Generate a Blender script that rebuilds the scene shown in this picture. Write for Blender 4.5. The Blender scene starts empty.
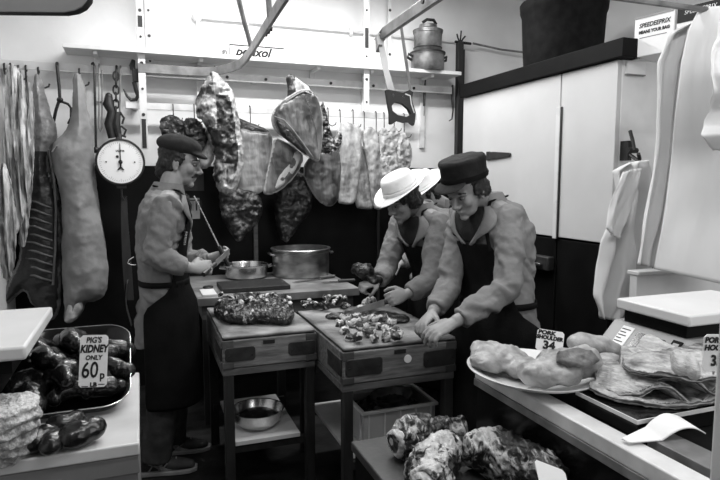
import bpy, bmesh, math, random
import numpy as np
from mathutils import Vector, Matrix, noise, Euler
random.seed(7)
C = bpy.context.scene.collection
V = Vector
PI = math.pi
# ---------------------------------------------------------------- camera
H, F, YAW, PIT = 1.5, 590.0, math.radians(20.45), math.radians(5.81)
fw = V((math.sin(YAW)*math.cos(PIT), math.cos(YAW)*math.cos(PIT), -math.sin(PIT)))
rt = V((math.cos(YAW), -math.sin(YAW), 0))
up = rt.cross(fw)
cd = bpy.data.cameras.new('camera'); cam = bpy.data.objects.new('camera', cd); C.objects.link(cam)
cd.sensor_width = 36; cd.lens = F*36/720; cd.clip_start = .02
cam.matrix_world = Matrix((( rt.x, up.x, -fw.x, 0), (rt.y, up.y, -fw.y, 0), (rt.z, up.z, -fw.z, H), (0,0,0,1)))
bpy.context.scene.camera = cam

def AT(px, py, x=None, y=None, z=None, d=None):
    """pixel of the photograph -> point of the room on the plane x=, y=, z= or at depth d"""
    r = fw + rt*((px-360)/F) + up*((240-py)/F)
    t = x/r.x if x is not None else y/r.y if y is not None else (z-H)/r.z if z is not None else d
    return V((r.x*t, r.y*t, H+r.z*t))

# ---------------------------------------------------------------- materials
def nodes(name):
    m = bpy.data.materials.new(name); m.use_nodes = True
    nt = m.node_tree; b = nt.nodes['Principled BSDF']
    return m, nt, b
def g(v): return (v, v, v, 1)
def mat(name, base, rough=.5, metal=0, var=.25, scale=6, bump=0, bscale=60, spec=.5, stretch=(1,1,1), detail=4, dark=None, thr=(.35,.65), coat=0, trans=0):
    m, nt, b = nodes(name); N = nt.nodes.new; L = nt.links.new
    tc = N('ShaderNodeTexCoord'); mp = N('ShaderNodeMapping'); L(tc.outputs['Object'], mp.inputs[0])
    mp.inputs['Scale'].default_value = stretch
    n = N('ShaderNodeTexNoise'); n.inputs['Scale'].default_value = scale; n.inputs['Detail'].default_value = detail
    L(mp.outputs[0], n.inputs['Vector'])
    r = N('ShaderNodeValToRGB'); L(n.outputs['Fac'], r.inputs[0])
    lo, hi = (dark, base) if dark is not None else (base*(1-var), min(.95, base*(1+var)))
    e = r.color_ramp.elements; e[0].position, e[1].position = thr; e[0].color = g(lo); e[1].color = g(hi)
    L(r.outputs[0], b.inputs['Base Color'])
    b.inputs['Roughness'].default_value = rough; b.inputs['Metallic'].default_value = metal
    b.inputs['Specular IOR Level'].default_value = spec; b.inputs['Coat Weight'].default_value = coat
    b.inputs['Coat Roughness'].default_value = .15
    if trans: b.inputs['Transmission Weight'].default_value = trans
    if bump:
        n2 = N('ShaderNodeTexNoise'); n2.inputs['Scale'].default_value = bscale; n2.inputs['Detail'].default_value = 5
        L(mp.outputs[0], n2.inputs['Vector'])
        bp = N('ShaderNodeBump'); bp.inputs['Strength'].default_value = bump; bp.inputs['Distance'].default_value = .01
        L(n2.outputs['Fac'], bp.inputs['Height']); L(bp.outputs[0], b.inputs['Normal'])
    return m
def meat(name, lean, fat, rough=.35, scale=14, mix=.6, sharp=.12, bump=.4, stretch=(1,1,1), spec=.5, bscale=45, dist=.6, mott=.62):
    """lean and fat: the 'fat' attribute of the mesh plus marbling noise decides which"""
    m, nt, b = nodes(name); N = nt.nodes.new; L = nt.links.new
    tc = N('ShaderNodeTexCoord'); mp = N('ShaderNodeMapping'); L(tc.outputs['Object'], mp.inputs[0]); mp.inputs['Scale'].default_value = stretch
    at = N('ShaderNodeAttribute'); at.attribute_name = 'fat'
    n = N('ShaderNodeTexNoise'); n.inputs['Scale'].default_value = scale; n.inputs['Detail'].default_value = 9; n.inputs['Roughness'].default_value = .62
    n.inputs['Distortion'].default_value = dist; L(mp.outputs[0], n.inputs['Vector'])
    s = N('ShaderNodeMath'); s.operation = 'MULTIPLY_ADD'; s.inputs[1].default_value = mix*2; s.inputs[2].default_value = -mix
    L(n.outputs['Fac'], s.inputs[0])
    a = N('ShaderNodeMath'); a.operation = 'ADD'; L(s.outputs[0], a.inputs[0]); L(at.outputs['Fac'], a.inputs[1])
    r = N('ShaderNodeValToRGB'); e = r.color_ramp.elements
    e[0].position, e[1].position = .5-sharp, .5+sharp; e[0].color = g(lean); e[1].color = g(fat)
    L(a.outputs[0], r.inputs[0])
    n3 = N('ShaderNodeTexNoise'); n3.inputs['Scale'].default_value = scale*2.7; n3.inputs['Detail'].default_value = 6; L(mp.outputs[0], n3.inputs['Vector'])
    r3 = N('ShaderNodeMapRange'); r3.inputs['From Min'].default_value = .3; r3.inputs['From Max'].default_value = .7; r3.inputs['To Min'].default_value = mott; r3.inputs['To Max'].default_value = 1.2
    L(n3.outputs['Fac'], r3.inputs[0])
    mx = N('ShaderNodeMix'); mx.data_type = 'RGBA'; mx.blend_type = 'MULTIPLY'; mx.inputs[0].default_value = 1
    L(r.outputs[0], mx.inputs[6]); L(r3.outputs[0], mx.inputs[7])
    L(mx.outputs[2], b.inputs['Base Color'])
    b.inputs['Roughness'].default_value = rough; b.inputs['Specular IOR Level'].default_value = spec
    n2 = N('ShaderNodeTexNoise'); n2.inputs['Scale'].default_value = bscale; n2.inputs['Detail'].default_value = 6; L(mp.outputs[0], n2.inputs['Vector'])
    bp = N('ShaderNodeBump'); bp.inputs['Strength'].default_value = bump; bp.inputs['Distance'].default_value = .012
    L(n2.outputs['Fac'], bp.inputs['Height']); L(bp.outputs[0], b.inputs['Normal'])
    return m

M = dict(
 wall=mat('white painted wall', .80, .6, var=.06, scale=2.5, bump=.08, bscale=30),
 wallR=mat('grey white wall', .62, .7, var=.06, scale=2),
 ceil=mat('ceiling paint', .8, .8, var=.03),
 dado=mat('dark dado paint', .007, .5, var=.5, scale=3, bump=.1, bscale=8, spec=.12),
 floor=mat('dark floor tiles', .016, .5, dark=.003, scale=9, bump=.3, bscale=20, spec=.3),
 white=mat('white gloss paint', .72, .35, var=.08, scale=5),
 cream=mat('white worn steel', .66, .4, dark=.42, scale=7, thr=(.25,.5), metal=0),
 greysteel=mat('grey painted steel', .17, .45, var=.3, scale=14),
 steel=mat('bright steel', .62, .24, metal=1, var=.2, scale=12, bump=.03),
 alu=mat('worn aluminium', .42, .36, metal=1, var=.35, scale=9, bump=.06, bscale=25, stretch=(1,1,2)),
 dkpot=mat('dull aluminium', .34, .45, metal=.8, dark=.1, scale=10, bump=.06),
 iron=mat('black iron', .012, .5, var=.4, scale=20),
 black=mat('matt black', .005, .6, var=.3, spec=.1),
 gloss=mat('black glass', .006, .16, var=.2, spec=.35),
 rubber=mat('black tub', .008, .75, var=.4, scale=20, spec=.12),
 wood=mat('worn block wood', .20, .6, dark=.085, scale=7, stretch=(1.2,9,9), bump=.25, bscale=30),
 woodtop=mat('scrubbed block top', .30, .65, dark=.07, scale=6, bump=.3, bscale=60, thr=(.33,.62)),
 woodend=mat('dark end grain wood', .07, .65, dark=.035, scale=14, bump=.2),
 leg=mat('dark stained frame', .02, .6, dark=.009, scale=6, stretch=(6,6,1), bump=.1),
 rail=mat('greyed timber rail', .13, .6, dark=.07, scale=8, stretch=(1,6,6)),
 plate=mat('iron corner plate', .022, .45, var=.4, scale=18, bump=.15, bscale=60),
 poly=mat('white plastic', .66, .4, var=.06, scale=4),
 greyp=mat('grey plastic', .30, .45, var=.1, scale=4),
 coat=mat('grey drill cloth', .19, .85, var=.12, scale=5, bump=.75, bscale=17, spec=.1),
 coatlt=mat('pale drill cloth', .195, .85, var=.12, scale=5, bump=.75, bscale=15, spec=.1),
 apron=mat('black apron cloth', .005, .8, var=.5, scale=8, spec=.12, bump=.2, bscale=60),
 trousers=mat('dark trousers', .03, .85, dark=.014, scale=10, bump=.3, bscale=40, spec=.15),
 jeans=mat('grey denim', .05, .85, dark=.025, scale=14, bump=.4, bscale=50, spec=.15),
 felt=mat('dark grey felt', .03, .9, dark=.017, scale=12, bump=.2, bscale=90, spec=.15),
 cap=mat('black cap cloth', .018, .8, dark=.009, scale=9, bump=.3, bscale=50, spec=.2),
 hat=mat('white hat cloth', .8, .8, var=.04, bump=.15, bscale=60, spec=.2),
 skin=mat('skin', .25, .5, var=.12, scale=10, bump=.05, bscale=120, spec=.35),
 hair=mat('dark hair', .011, .5, var=.6, scale=60, bump=.7, bscale=90, stretch=(1,1,.4), spec=.4),
 eye=mat('eye', .14, .2, var=.02),
 pig=mat('pig skin', .28, .5, dark=.15, scale=8, bump=.2, bscale=35, spec=.35, thr=(.3,.65)),
 paper=mat('white paper', .78, .75, var=.04, scale=3, bump=.12, bscale=18, spec=.2),
 sheet=mat('hanging white sheeting', .74, .6, var=.05, scale=2, bump=.08, bscale=9, spec=.25),
 door=mat('off white door paint', .56, .4, var=.04, scale=3, bump=.05, bscale=20),
 cfront=mat('shade toned counter front', .20, .45, var=.2, scale=5),  # front gets less light than the top; that shade is in the grey
 crate=mat('shade toned white crate', .42, .45, var=.12, scale=6),  # white crate greyed in its colour for the shade beneath the block
 table=mat('worn work table', .26, .5, dark=.12, scale=7, bump=.1, spec=.3),
 rib=mat('rib bone', .085, .4, var=.3, scale=30),
 card=mat('price card', .82, .6, var=.02),
 ink=mat('black ink', .006, .7, var=.1),
 inkgrey=mat('grey ink', .2, .7, var=.1),
 shoe=mat('grey shoe suede', .035, .8, dark=.018, scale=20),
 sole=mat('shoe sole', .2, .8),
 counter=mat('white counter top', .66, .3, dark=.5, scale=6, thr=(.3,.6)),
 ctrim=mat('pale metal edging', .62, .3, metal=0, var=.12, scale=14),
 beef=meat('beef fat and lean', .016, .42, .42, 24, .55, .22, .7, dist=1.2, stretch=(1,1,.45)),
 beefdk=meat('dark beef', .008, .12, .4, 20, .7, .10, .7, dist=1.0),
 hide=meat('membrane covered flank', .06, .42, .34, 5, .6, .34, .3, stretch=(1.6,1,.4), mott=.85, dist=1.5),
 hidedk=meat('dark flank', .03, .30, .28, 5, .45, .32, .3, stretch=(1.6,1,.4), mott=.85, dist=1.5),
 porkstrip=meat('pork strips', .13, .42, .45, 7, .5, .2, .4, stretch=(1.6,1.6,.6)),
 tripe=meat('pale caul', .16, .66, .5, 16, .5, .22, .5, stretch=(2,2,.35)),
 lamb=meat('lamb joints', .014, .56, .32, 15, .95, .12, .6, dist=2.4, stretch=(2.2,.7,1.2)),
 mince=meat('chopped scraps', .012, .58, .35, 34, .9, .08, .7, bscale=90),
 chop=meat('chops', .03, .55, .35, 20, .6, .08, .4),
 pork=meat('pale pork', .22, .46, .42, 9, .6, .25, .5, bscale=40),
 belly=meat('pork belly', .06, .46, .4, 12, .5, .14, .5, stretch=(1,1,6)),
 offal=meat('dark offal', .009, .05, .2, 9, .3, .2, .25, spec=.6),
 honeycomb=meat('white tripe', .3, .72, .5, 60, .9, .2, .8, bscale=110),
)
# ---------------------------------------------------------------- mesh tools
TM = {}
def frame(o, u, v, n):
    return Matrix(((u.x,v.x,n.x,o.x),(u.y,v.y,n.y,o.y),(u.z,v.z,n.z,o.z),(0,0,0,1)))
class MB:
    def __init__(s): s.v = []; s.f = []; s.a = None
    def add(s, vs, fs):
        b = len(s.v); s.v += [V(p) for p in vs]; s.f += [tuple(i+b for i in q) for q in fs]; return s
    def box(s, x0, x1, y0, y1, z0, z1, m=None):
        vs = [V(p) for p in ((x0,y0,z0),(x1,y0,z0),(x1,y1,z0),(x0,y1,z0),(x0,y0,z1),(x1,y0,z1),(x1,y1,z1),(x0,y1,z1))]
        if m: vs = [m @ p for p in vs]
        return s.add(vs, [(0,3,2,1),(4,5,6,7),(0,1,5,4),(1,2,6,5),(2,3,7,6),(3,0,4,7)])
    def loft(s, rings, cap=True, close=True):
        n = len(rings[0]); b = len(s.v); s.v += [V(p) for r in rings for p in r]
        for i in range(len(rings)-1):
            for j in range(n if close else n-1):
                k = (j+1) % n
                s.f.append((b+i*n+j, b+i*n+k, b+(i+1)*n+k, b+(i+1)*n+j))
        if cap and close:
            s.f.append(tuple(b+j for j in reversed(range(n)))); s.f.append(tuple(b+(len(rings)-1)*n+j for j in range(n)))
        return s
    def tube(s, pts, r, n=8, cap=True, flat=1.0, ref=None):
        pts = [V(p) for p in pts]; R = list(r) if isinstance(r, (list, tuple)) else [r]*len(pts)
        if len(R) != len(pts): R = [R[0]+(R[-1]-R[0])*i/(len(pts)-1) for i in range(len(pts))]
        rings = []; a = None
        for i, p in enumerate(pts):
            t = (pts[min(i+1,len(pts)-1)]-pts[max(i-1,0)]).normalized()
            if a is None:
                a = V(ref) if ref else (V((0,0,1)) if abs(t.z) < .9 else V((1,0,0)))
            a = (a - t*a.dot(t)).normalized(); c = t.cross(a)
            rings.append([p + a*(R[i]*math.cos(2*PI*j/n)) + c*(R[i]*flat*math.sin(2*PI*j/n)) for j in range(n)])
        return s.loft(rings, cap)
    def ell(s, c, r, m=None, nu=16, nv=10):
        rings = []
        for i in range(nv+1):
            th = PI*(i+.02)/(nv+.04)
            ring = [V((r[0]*math.sin(th)*math.cos(2*PI*j/nu), r[1]*math.sin(th)*math.sin(2*PI*j/nu), -r[2]*math.cos(th)))+V(c) for j in range(nu)]
            if m: ring = [m @ p for p in ring]
            rings.append(ring)
        return s.loft(rings)
    def lathe(s, c, prof, n=32, m=None, sx=1, sy=1, cap=True):
        rings = []
        for r, z in prof:
            ring = [V((r*sx*math.cos(2*PI*j/n), r*sy*math.sin(2*PI*j/n), z)) + V(c) for j in range(n)]
            if m: ring = [m @ p for p in ring]
            rings.append(ring)
        return s.loft(rings, cap)
    def grid(s, fn, nu, nv):
        b = len(s.v)
        for i in range(nu+1):
            for j in range(nv+1): s.v.append(V(fn(i/nu, j/nv)))
        for i in range(nu):
            for j in range(nv):
                q = b+i*(nv+1)+j; s.f.append((q, q+nv+1, q+nv+2, q+1))
        return s
    def prism(s, poly, m, t0, t1):
        n = len(poly); b = len(s.v)
        s.v += [m @ V((p[0],p[1],t0)) for p in poly] + [m @ V((p[0],p[1],t1)) for p in poly]
        s.f += [tuple(b+i for i in reversed(range(n))), tuple(b+n+i for i in range(n))]
        s.f += [(b+i, b+(i+1)%n, b+n+(i+1)%n, b+n+i) for i in range(n)]
        return s
    def build(s, name, m, parent=None, bevel=0, subsurf=0, solid=0, ang=.7, attr=None, origin=None, seg=2):
        me = bpy.data.meshes.new(name)
        if parent:
            k = TM[parent.name]; vs = [k @ p for p in s.v]; loc = None
        else:
            xs = [p.x for p in s.v]; ys = [p.y for p in s.v]; zs = [p.z for p in s.v]
            loc = origin or V(((min(xs)+max(xs))/2, (min(ys)+max(ys))/2, min(zs))); vs = [p-loc for p in s.v]
        me.from_pydata([tuple(p) for p in vs], [], s.f); me.update()
        bm = bmesh.new(); bm.from_mesh(me); bmesh.ops.recalc_face_normals(bm, faces=bm.faces); bm.to_mesh(me); bm.free()
        me.polygons.foreach_set('use_smooth', [True]*len(me.polygons)); me.set_sharp_from_angle(angle=ang)
        if s.a is not None:
            at = me.attributes.new('fat', 'FLOAT', 'POINT'); at.data.foreach_set('value', [float(q) for q in s.a])
        me.materials.append(m)
        o = bpy.data.objects.new(name, me); C.objects.link(o)
        if loc: o.location = loc; TM[o.name] = Matrix.Translation(-loc)
        if parent: o.parent = parent; TM[o.name] = TM[parent.name]
        if solid:
            q = o.modifiers.new('thickness', 'SOLIDIFY'); q.thickness = solid; q.offset = 0
        if subsurf:
            q = o.modifiers.new('smooth', 'SUBSURF'); q.levels = q.render_levels = subsurf
        if bevel:
            q = o.modifiers.new('bevel', 'BEVEL'); q.width = bevel; q.segments = seg; q.limit_method = 'ANGLE'; q.angle_limit = .7
        return o
def org(mb, vox=.006, smooth=2, disp=None):
    """fuse overlapping closed shapes into one continuous surface"""
    me = bpy.data.meshes.new('tmp'); me.from_pydata([tuple(p) for p in mb.v], [], mb.f); me.update()
    bm = bmesh.new(); bm.from_mesh(me); bmesh.ops.recalc_face_normals(bm, faces=bm.faces); bm.to_mesh(me); bm.free()
    o = bpy.data.objects.new('tmp', me); C.objects.link(o)
    q = o.modifiers.new('r', 'REMESH'); q.mode = 'VOXEL'; q.voxel_size = vox; q.adaptivity = 0
    dg = bpy.context.evaluated_depsgraph_get(); me2 = bpy.data.meshes.new_from_object(o.evaluated_get(dg))
    bpy.data.objects.remove(o); bpy.data.meshes.remove(me)
    bm = bmesh.new(); bm.from_mesh(me2)
    for i in range(smooth): bmesh.ops.smooth_vert(bm, verts=bm.verts, factor=.5, use_axis_x=True, use_axis_y=True, use_axis_z=True)
    bm.normal_update()
    r = MB(); ns = [v.normal.copy() for v in bm.verts]
    r.v = [v.co.copy() for v in bm.verts]; r.f = [tuple(v.index for v in f.verts) for f in bm.faces]
    bm.free(); bpy.data.meshes.remove(me2)
    if disp: r.v = [p + n*disp(p) for p, n in zip(r.v, ns)]
    r.n = ns
    return r
def fnoise(p, s, seed=0): return noise.fractal(V(p)*s + V((seed*7.3, seed*3.1, seed)), 1.0, 2.0, 3)
def puff(poly, T, R, m, vox=.008, fat=None, disp=None, bend=None, smooth=2, minT=.15, seed=0, nz=.004, nsc=14):
    """flesh of a given outline: thick in the middle, thinning to its edge. poly in the plane of matrix m"""
    I = Matrix.Identity(4); r = org(MB().prism(poly, I, -T, T), vox, smooth)
    q = np.array([tuple(p) for p in r.v]); A = np.array(poly, float); B = np.roll(A, -1, 0)
    d = np.full(len(q), 1e9)
    for a, b in zip(A, B):
        ab = b-a; t = np.clip(((q[:,:2]-a)@ab)/max(ab@ab, 1e-9), 0, 1); d = np.minimum(d, np.linalg.norm(q[:,:2]-(a+t[:,None]*ab), axis=1))
    k = np.clip(d/R, 0, 1); prof = np.maximum(np.sqrt(k*(2-k)), minT)
    z = q[:,2]*prof; out = []; fa = []
    for i in range(len(q)):
        a, b = q[i,0], q[i,1]; p = V((a, b, z[i])); n = r.n[i]
        nn = nz*fnoise((a, b, z[i]), nsc, seed)
        if disp: nn += disp(a, b, q[i,2]/T)
        p = p + V((0,0,1))*(nn if q[i,2] > 0 else -.5*nn) + n*(nz*.6*fnoise((a,b,z[i]), nsc*2.2, seed+3))
        if bend: p.z += bend(a, b)
        out.append(m @ p); fa.append(fat(a, b, d[i], q[i,2]/T) if fat else .5)
    r.v = out; r.a = fa
    return r
def wallpoly(px, y):
    """pixel outline -> 2D outline on a plane that faces the room at distance y, and its matrix"""
    pts = [AT(a, b, y=y) for a, b in px]; c = pts[0].copy()
    c = V((sum(p.x for p in pts)/len(pts), y, sum(p.z for p in pts)/len(pts)))
    return [(p.x-c.x, p.z-c.z) for p in pts], frame(c, V((1,0,0)), V((0,0,1)), V((0,-1,0)))
def floorpoly(px, z):
    pts = [AT(a, b, z=z) for a, b in px]
    c = V((sum(p.x for p in pts)/len(pts), sum(p.y for p in pts)/len(pts), z))
    return [(p.x-c.x, p.y-c.y) for p in pts], frame(c, V((1,0,0)), V((0,1,0)), V((0,0,1)))
def smoothpoly(poly, it=1):
    for _ in range(it):
        o = []
        for i, p in enumerate(poly):
            q = poly[(i+1) % len(poly)]
            o += [(p[0]*.75+q[0]*.25, p[1]*.75+q[1]*.25), (p[0]*.25+q[0]*.75, p[1]*.25+q[1]*.75)]
        poly = o
    return poly
def thing(name, label, cat, loc, rotz=0, group=None):
    o = bpy.data.objects.new(name, None); C.objects.link(o); o.empty_display_size = .05
    o.location = loc; o.rotation_euler = (0, 0, rotz)
    TM[o.name] = (Matrix.Translation(V(loc)) @ Matrix.Rotation(rotz, 4, 'Z')).inverted()
    return tag(o, label, cat, group)
def tag(o, label, cat, group=None, kind=None):
    o['label'] = label; o['category'] = cat
    if group: o['group'] = group
    if kind: o['kind'] = kind
    return o
def struct(mb, name, m, bevel=0, parent=None):
    o = mb.build(name, m, parent, bevel=bevel)
    if not parent: o['kind'] = 'structure'
    return o
def dup(root, loc, rotz, label=None, scale=None):
    r = root.copy(); C.objects.link(r); r.location = loc; r.rotation_euler = (0, 0, rotz)
    if label: r['label'] = label
    if scale: r.scale = scale
    for ch in list(root.children):
        c = ch.copy(); C.objects.link(c); c.parent = r
        for gc in list(ch.children):
            d = gc.copy(); C.objects.link(d); d.parent = c
    return r
def text(s, size, m, o, u, v, parent, name='lettering', align='CENTER', shear=0, sx=1.0, bold=0):
    cu = bpy.data.curves.new('t', 'FONT'); cu.body = s; cu.size = size; cu.align_x = align; cu.align_y = 'CENTER'; cu.shear = shear; cu.offset = bold
    cu.resolution_u = 3
    ob = bpy.data.objects.new('t', cu); C.objects.link(ob)
    dg = bpy.context.evaluated_depsgraph_get(); me = bpy.data.meshes.new_from_object(ob.evaluated_get(dg))
    n = u.cross(v)
    vs = [o + u*(p.co.x*sx) + v*p.co.y for p in me.vertices]; fs = [tuple(p.vertices) for p in me.polygons]
    bpy.data.objects.remove(ob); bpy.data.curves.remove(cu)
    r = MB(); r.add([p + n*.0006 for p in vs], fs)
    return r.build(name, m, parent)
X, Y, Z = V((1,0,0)), V((0,1,0)), V((0,0,1))
# ================================================================ SETTING
YB = 4.5
struct(MB().box(-.95,3.5,-.9,4.6,-.1,0), 'floor', M['floor'])
struct(MB().box(-.95,3.5,-.9,4.6,3.05,3.13), 'ceiling', M['ceil'])
struct(MB().box(-.95,3.5,YB,4.6,0,3.05), 'wall_back', M['wall'])
struct(MB().box(-.95,-.81,-.9,YB,0,3.05), 'wall_left', M['wallR'])
struct(MB().box(3.4,3.5,-.9,YB,0,3.05), 'wall_right', M['wallR'])
struct(MB().box(-.81,3.4,YB-.012,YB,0,1.6), 'trim_1', M['dado'])
struct(MB().box(.773,.88,.54,.60,0,3.05), 'trim_2', M['white'], bevel=.006)

# ---------------------------------------------------------------- shelf, rails, overhead track
SZ = 2.365
t = thing('wall_shelf', 'long white wooden shelf high on the back wall', 'shelf', (1.0, 4.37, SZ-.03))
MB().box(-.424,2.46,4.26,4.5,SZ-.028,SZ).build('board', M['white'], t, bevel=.003)
for px in (97, 199, 313, 365, 424):
    p = AT(px, 66, y=4.46); x = p.x
    b = MB().box(x-.02,x+.02,4.475,4.5,SZ-.33 if px != 424 else SZ-.6,SZ-.028).box(x-.012,x+.012,4.3,4.475,SZ-.05,SZ-.028)
    b.build('bracket', M['white'], t, bevel=.002)
def bar_thing(name, label, cat, x0, x1, y, z, h, m, group=None, d=.012, bolts=()):
    t = thing(name, label, cat, ((x0+x1)/2, y, z-h/2), 0, group)
    MB().box(x0,x1,y-d/2,y+d/2,z-h/2,z+h/2).build('bar', m, t, bevel=.002)
    for x in bolts:
        MB().tube([(x,y-d/2,z),(x,y-d/2-.008,z)], .011, 8).build('bolt', M['iron'], t)
    for x in (x0+.06, (x0+x1)/2, x1-.06):
        MB().box(x-.02,x+.02,y+d/2,YB,z-h/2+.005,z+h/2-.005).build('wall_spacer', m, t)
    return t
RY, RZ = 4.40, 2.235
bar_thing('meat_rail', 'upper white steel meat rail running under the wall shelf', 'rail', -.80, 2.45, RY, RZ, .055, M['cream'], None, .012, [.02,.35,.62,.9,1.4,1.75,2.1])
LY, LZ = 4.38, 2.005
bar_thing('meat_rail', 'lower white steel rail behind the beef joints, with small hooks', 'rail', -.07, 2.12, LY, LZ, .045, M['cream'], None, .014)
t = tag(MB().box(-.065,.005,4.361,4.372,1.985,2.03).build('price_ticket', M['card'], None), 'small white ticket clipped to left end of lower rail', 'ticket')

def strap(px, w, y, pyb, label, m, joint=None, top=3.05):
    x = AT(px, 60, y=y).x; zb = AT(px, pyb, y=y).z
    t = thing('hanger_strap', label, 'hanger', (x, y, zb), 0, None)
    MB().box(x-w/2,x+w/2,y-.004,y+.004,zb,top).build('strip', m, t, bevel=.001)
    k = 0
    for z in np.arange(zb+.06, top, .17):
        MB().tube([(x,y-.004,z),(x,y-.007,z)], .011 if k % 2 else .008, 8).build('bolt', M['iron'], t); k += 1
    if joint:
        for a, b in joint: MB().box(x-.014,x+.014,y-.008,y-.0045,AT(px,b,y=y).z,AT(px,a,y=y).z).build('slot_plate', M['iron'], t)
    return t
strap(141.5, .047, 4.30, 149, 'broad white perforated steel strap hanging beside the dial scale', M['cream'], [(16,27),(119,148)])
strap(150, .05, 4.44, 70, 'plain pale strap from ceiling to upper rail, behind the perforated strap', M['cream'])
strap(366.5, .045, 4.30, 110, 'white perforated strap hanging left of the bone saw', M['cream'], [(28,48)])
strap(389.5, .026, 4.44, 84, 'faint narrow white strap on the wall behind the bone saw', M['white'])

t = thing('overhead_track', 'grey overhead meat track curving down to the back wall rail', 'rail', (.6, 3.4, 2.22))
path = [(.02,4.30,2.245),(.3,4.31,2.245),(.44,4.30,2.245),(.53,4.25,2.247),(.6,4.13,2.25),(.645,3.97,2.252),(.65,3.7,2.255),(.63,3.2,2.26),(.60,2.5,2.265),(.56,1.3,2.28),(.55,.6,2.285)]
path = [V(p) for p in path]
rings = []
for i, p in enumerate(path):
    tg = (path[min(i+1,len(path)-1)]-path[max(i-1,0)]).normalized(); s = tg.cross(Z).normalized()
    rings.append([p+s*.008+Z*.03, p-s*.008+Z*.03, p-s*.008-Z*.03, p+s*.008-Z*.03])
MB().loft(rings).build('rail_bar', M['greysteel'], t, bevel=.002)
MB().tube([(.642,3.55,2.28),(.60,3.53,2.42),(.42,3.4,3.05)], .014, 8).build('stay_rod', M['greysteel'], t)
MB().tube([(.618,2.9,2.28),(.61,2.9,2.42),(.555,2.88,3.05)], .014, 8).build('stay_rod', M['greysteel'], t)
for y in (3.02, 3.08, 3.14): MB().tube([(.63,y,2.255),(.655,y,2.255)], .012, 8).build('bolt', M['iron'], t)
for y in (2.6, 3.3): MB().tube([(.60,y,2.27),(.60,y,3.05)], .006, 6).build('drop_rod', M['greysteel'], t) if y < 2.5 else None

t = thing('overhead_track', 'short grey track end with bolts carrying the bone saw', 'rail', (1.22, 2.4, 2.22))
pth = [V(p) for p in ((1.215,2.97,2.19),(1.225,3.0,2.235),(1.226,2.93,2.262),(1.222,2.8,2.265),(1.209,2.28,2.275),(1.19,1.3,2.29),(1.18,.7,2.295))]
rings = []
for i, p in enumerate(pth):
    tg = (pth[min(i+1,len(pth)-1)]-pth[max(i-1,0)]).normalized(); s = V((1,0,0)); u = s.cross(tg).normalized()
    if u.z < 0 and i > 1: u = -u
    rings.append([p+s*.011+u*.028, p-s*.011+u*.028, p-s*.011-u*.028, p+s*.011-u*.028])
MB().loft(rings).build('rail_bar', M['greysteel'], t, bevel=.003)
for y in (2.18, 2.26, 2.4): MB().tube([(1.19,y,2.275),(1.182,y,2.275)], .012, 8).build('bolt', M['iron'], t)
MB().tube([(1.2,1.9,2.30),(1.2,1.9,3.05)], .012, 8).build('drop_rod', M['greysteel'], t)

t = thing('conduit_pipe', 'white painted pipe running along the back wall above the shelf', 'pipe', (1.2, 4.47, 2.37))
a = AT(197, 17, y=4.47); b = AT(345, 33, y=4.47); e = AT(455, 43, y=4.47)
MB().tube([(a.x,4.47,SZ+.005),(a.x,4.47,a.z-.03),(a.x+.03,4.47,a.z),(b.x,4.47,a.z),(e.x,4.485,a.z-.005)], .011, 8).build('pipe', M['white'], t)
MB().ell((a.x,4.475,a.z), (.036,.022,.034)).build('junction_box', M['white'], t)
for px in (247, 351): q = AT(px, 25, y=4.47); MB().box(q.x-.012,q.x+.012,4.455,4.499,a.z-.028,a.z+.028).build('pipe_clip', M['white'], t, bevel=.003)

t = thing('wall_sign', 'long white sign with black italic lettering standing on the shelf', 'sign', (.9, 4.45, SZ))
p0, p1 = AT(230, 50, y=4.455), AT(284, 52, y=4.455)
MB().box(p0.x,p1.x,4.455,4.465,SZ+.028,SZ+.108).build('board', M['card'], t)
MB().box(p0.x-.003,p1.x,4.453,4.466,SZ+.108,SZ+.117).build('frame_edge', M['ink'], t)
MB().box(p0.x-.004,p0.x,4.453,4.466,SZ+.03,SZ+.117).build('frame_edge', M['inkgrey'], t)
text('perixol', .088, M['ink'], V((p0.x+.165,4.4545,SZ+.068)), X, Z, t, shear=.35, bold=.0035)
for x in (p0.x+.05, p1.x-.05): MB().box(x-.01,x+.01,4.465,4.499,SZ+.06,SZ+.09).build('bracket', M['white'], t)
text('®', .05, M['inkgrey'], V((p0.x-.035,4.499,SZ+.06)), X, Z, t, bold=.002)

# ---------------------------------------------------------------- pots on the shelf
def pot(c, r, h, m, sy=1.0, wall=.006, n=36, rim=.006):
    return MB().lathe(c, [(r*.93,0),(r,.02),(r,h),(r+rim,h+.003),(r+rim,h+.009),(r-wall,h+.009),(r-wall,.03),(r*.9,.012)], n)
pc = AT(427.5, 70, y=4.35); cx = pc.x
t = thing('stock_pot', 'wide dull metal pot with black handles, bottom of stack on shelf', 'pot', (cx,4.35,SZ))
pot((cx,4.35,SZ), .132, .125, None).build('body', M['dkpot'], t)
MB().lathe((cx,4.35,SZ+.134), [(.142,0),(.142,.012),(.12,.02),(.10,.02)], 32).build('lid', M['iron'], t)
for s in (-1,1): MB().tube([(cx+s*.128,4.35,SZ+.11),(cx+s*.17,4.35,SZ+.125),(cx+s*.172,4.36,SZ+.1),(cx+s*.132,4.37,SZ+.085)], .011, 8).build('handle', M['iron'], t)
t = thing('stock_pot', 'smaller lidded pot stacked on the wide pot on the shelf', 'pot', (cx,4.35,SZ+.154))
MB().lathe((cx,4.35,SZ+.155), [(.10,0),(.108,.01),(.113,.135),(.118,.14),(.118,.15),(.106,.15),(.104,.02)], 36).build('body', M['dkpot'], t)
MB().lathe((cx,4.35,SZ+.306), [(.12,0),(.121,.012),(.08,.028),(.075,.03),(.07,.055),(.05,.06),(.02,.062)], 32).build('lid', M['dkpot'], t)
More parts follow.
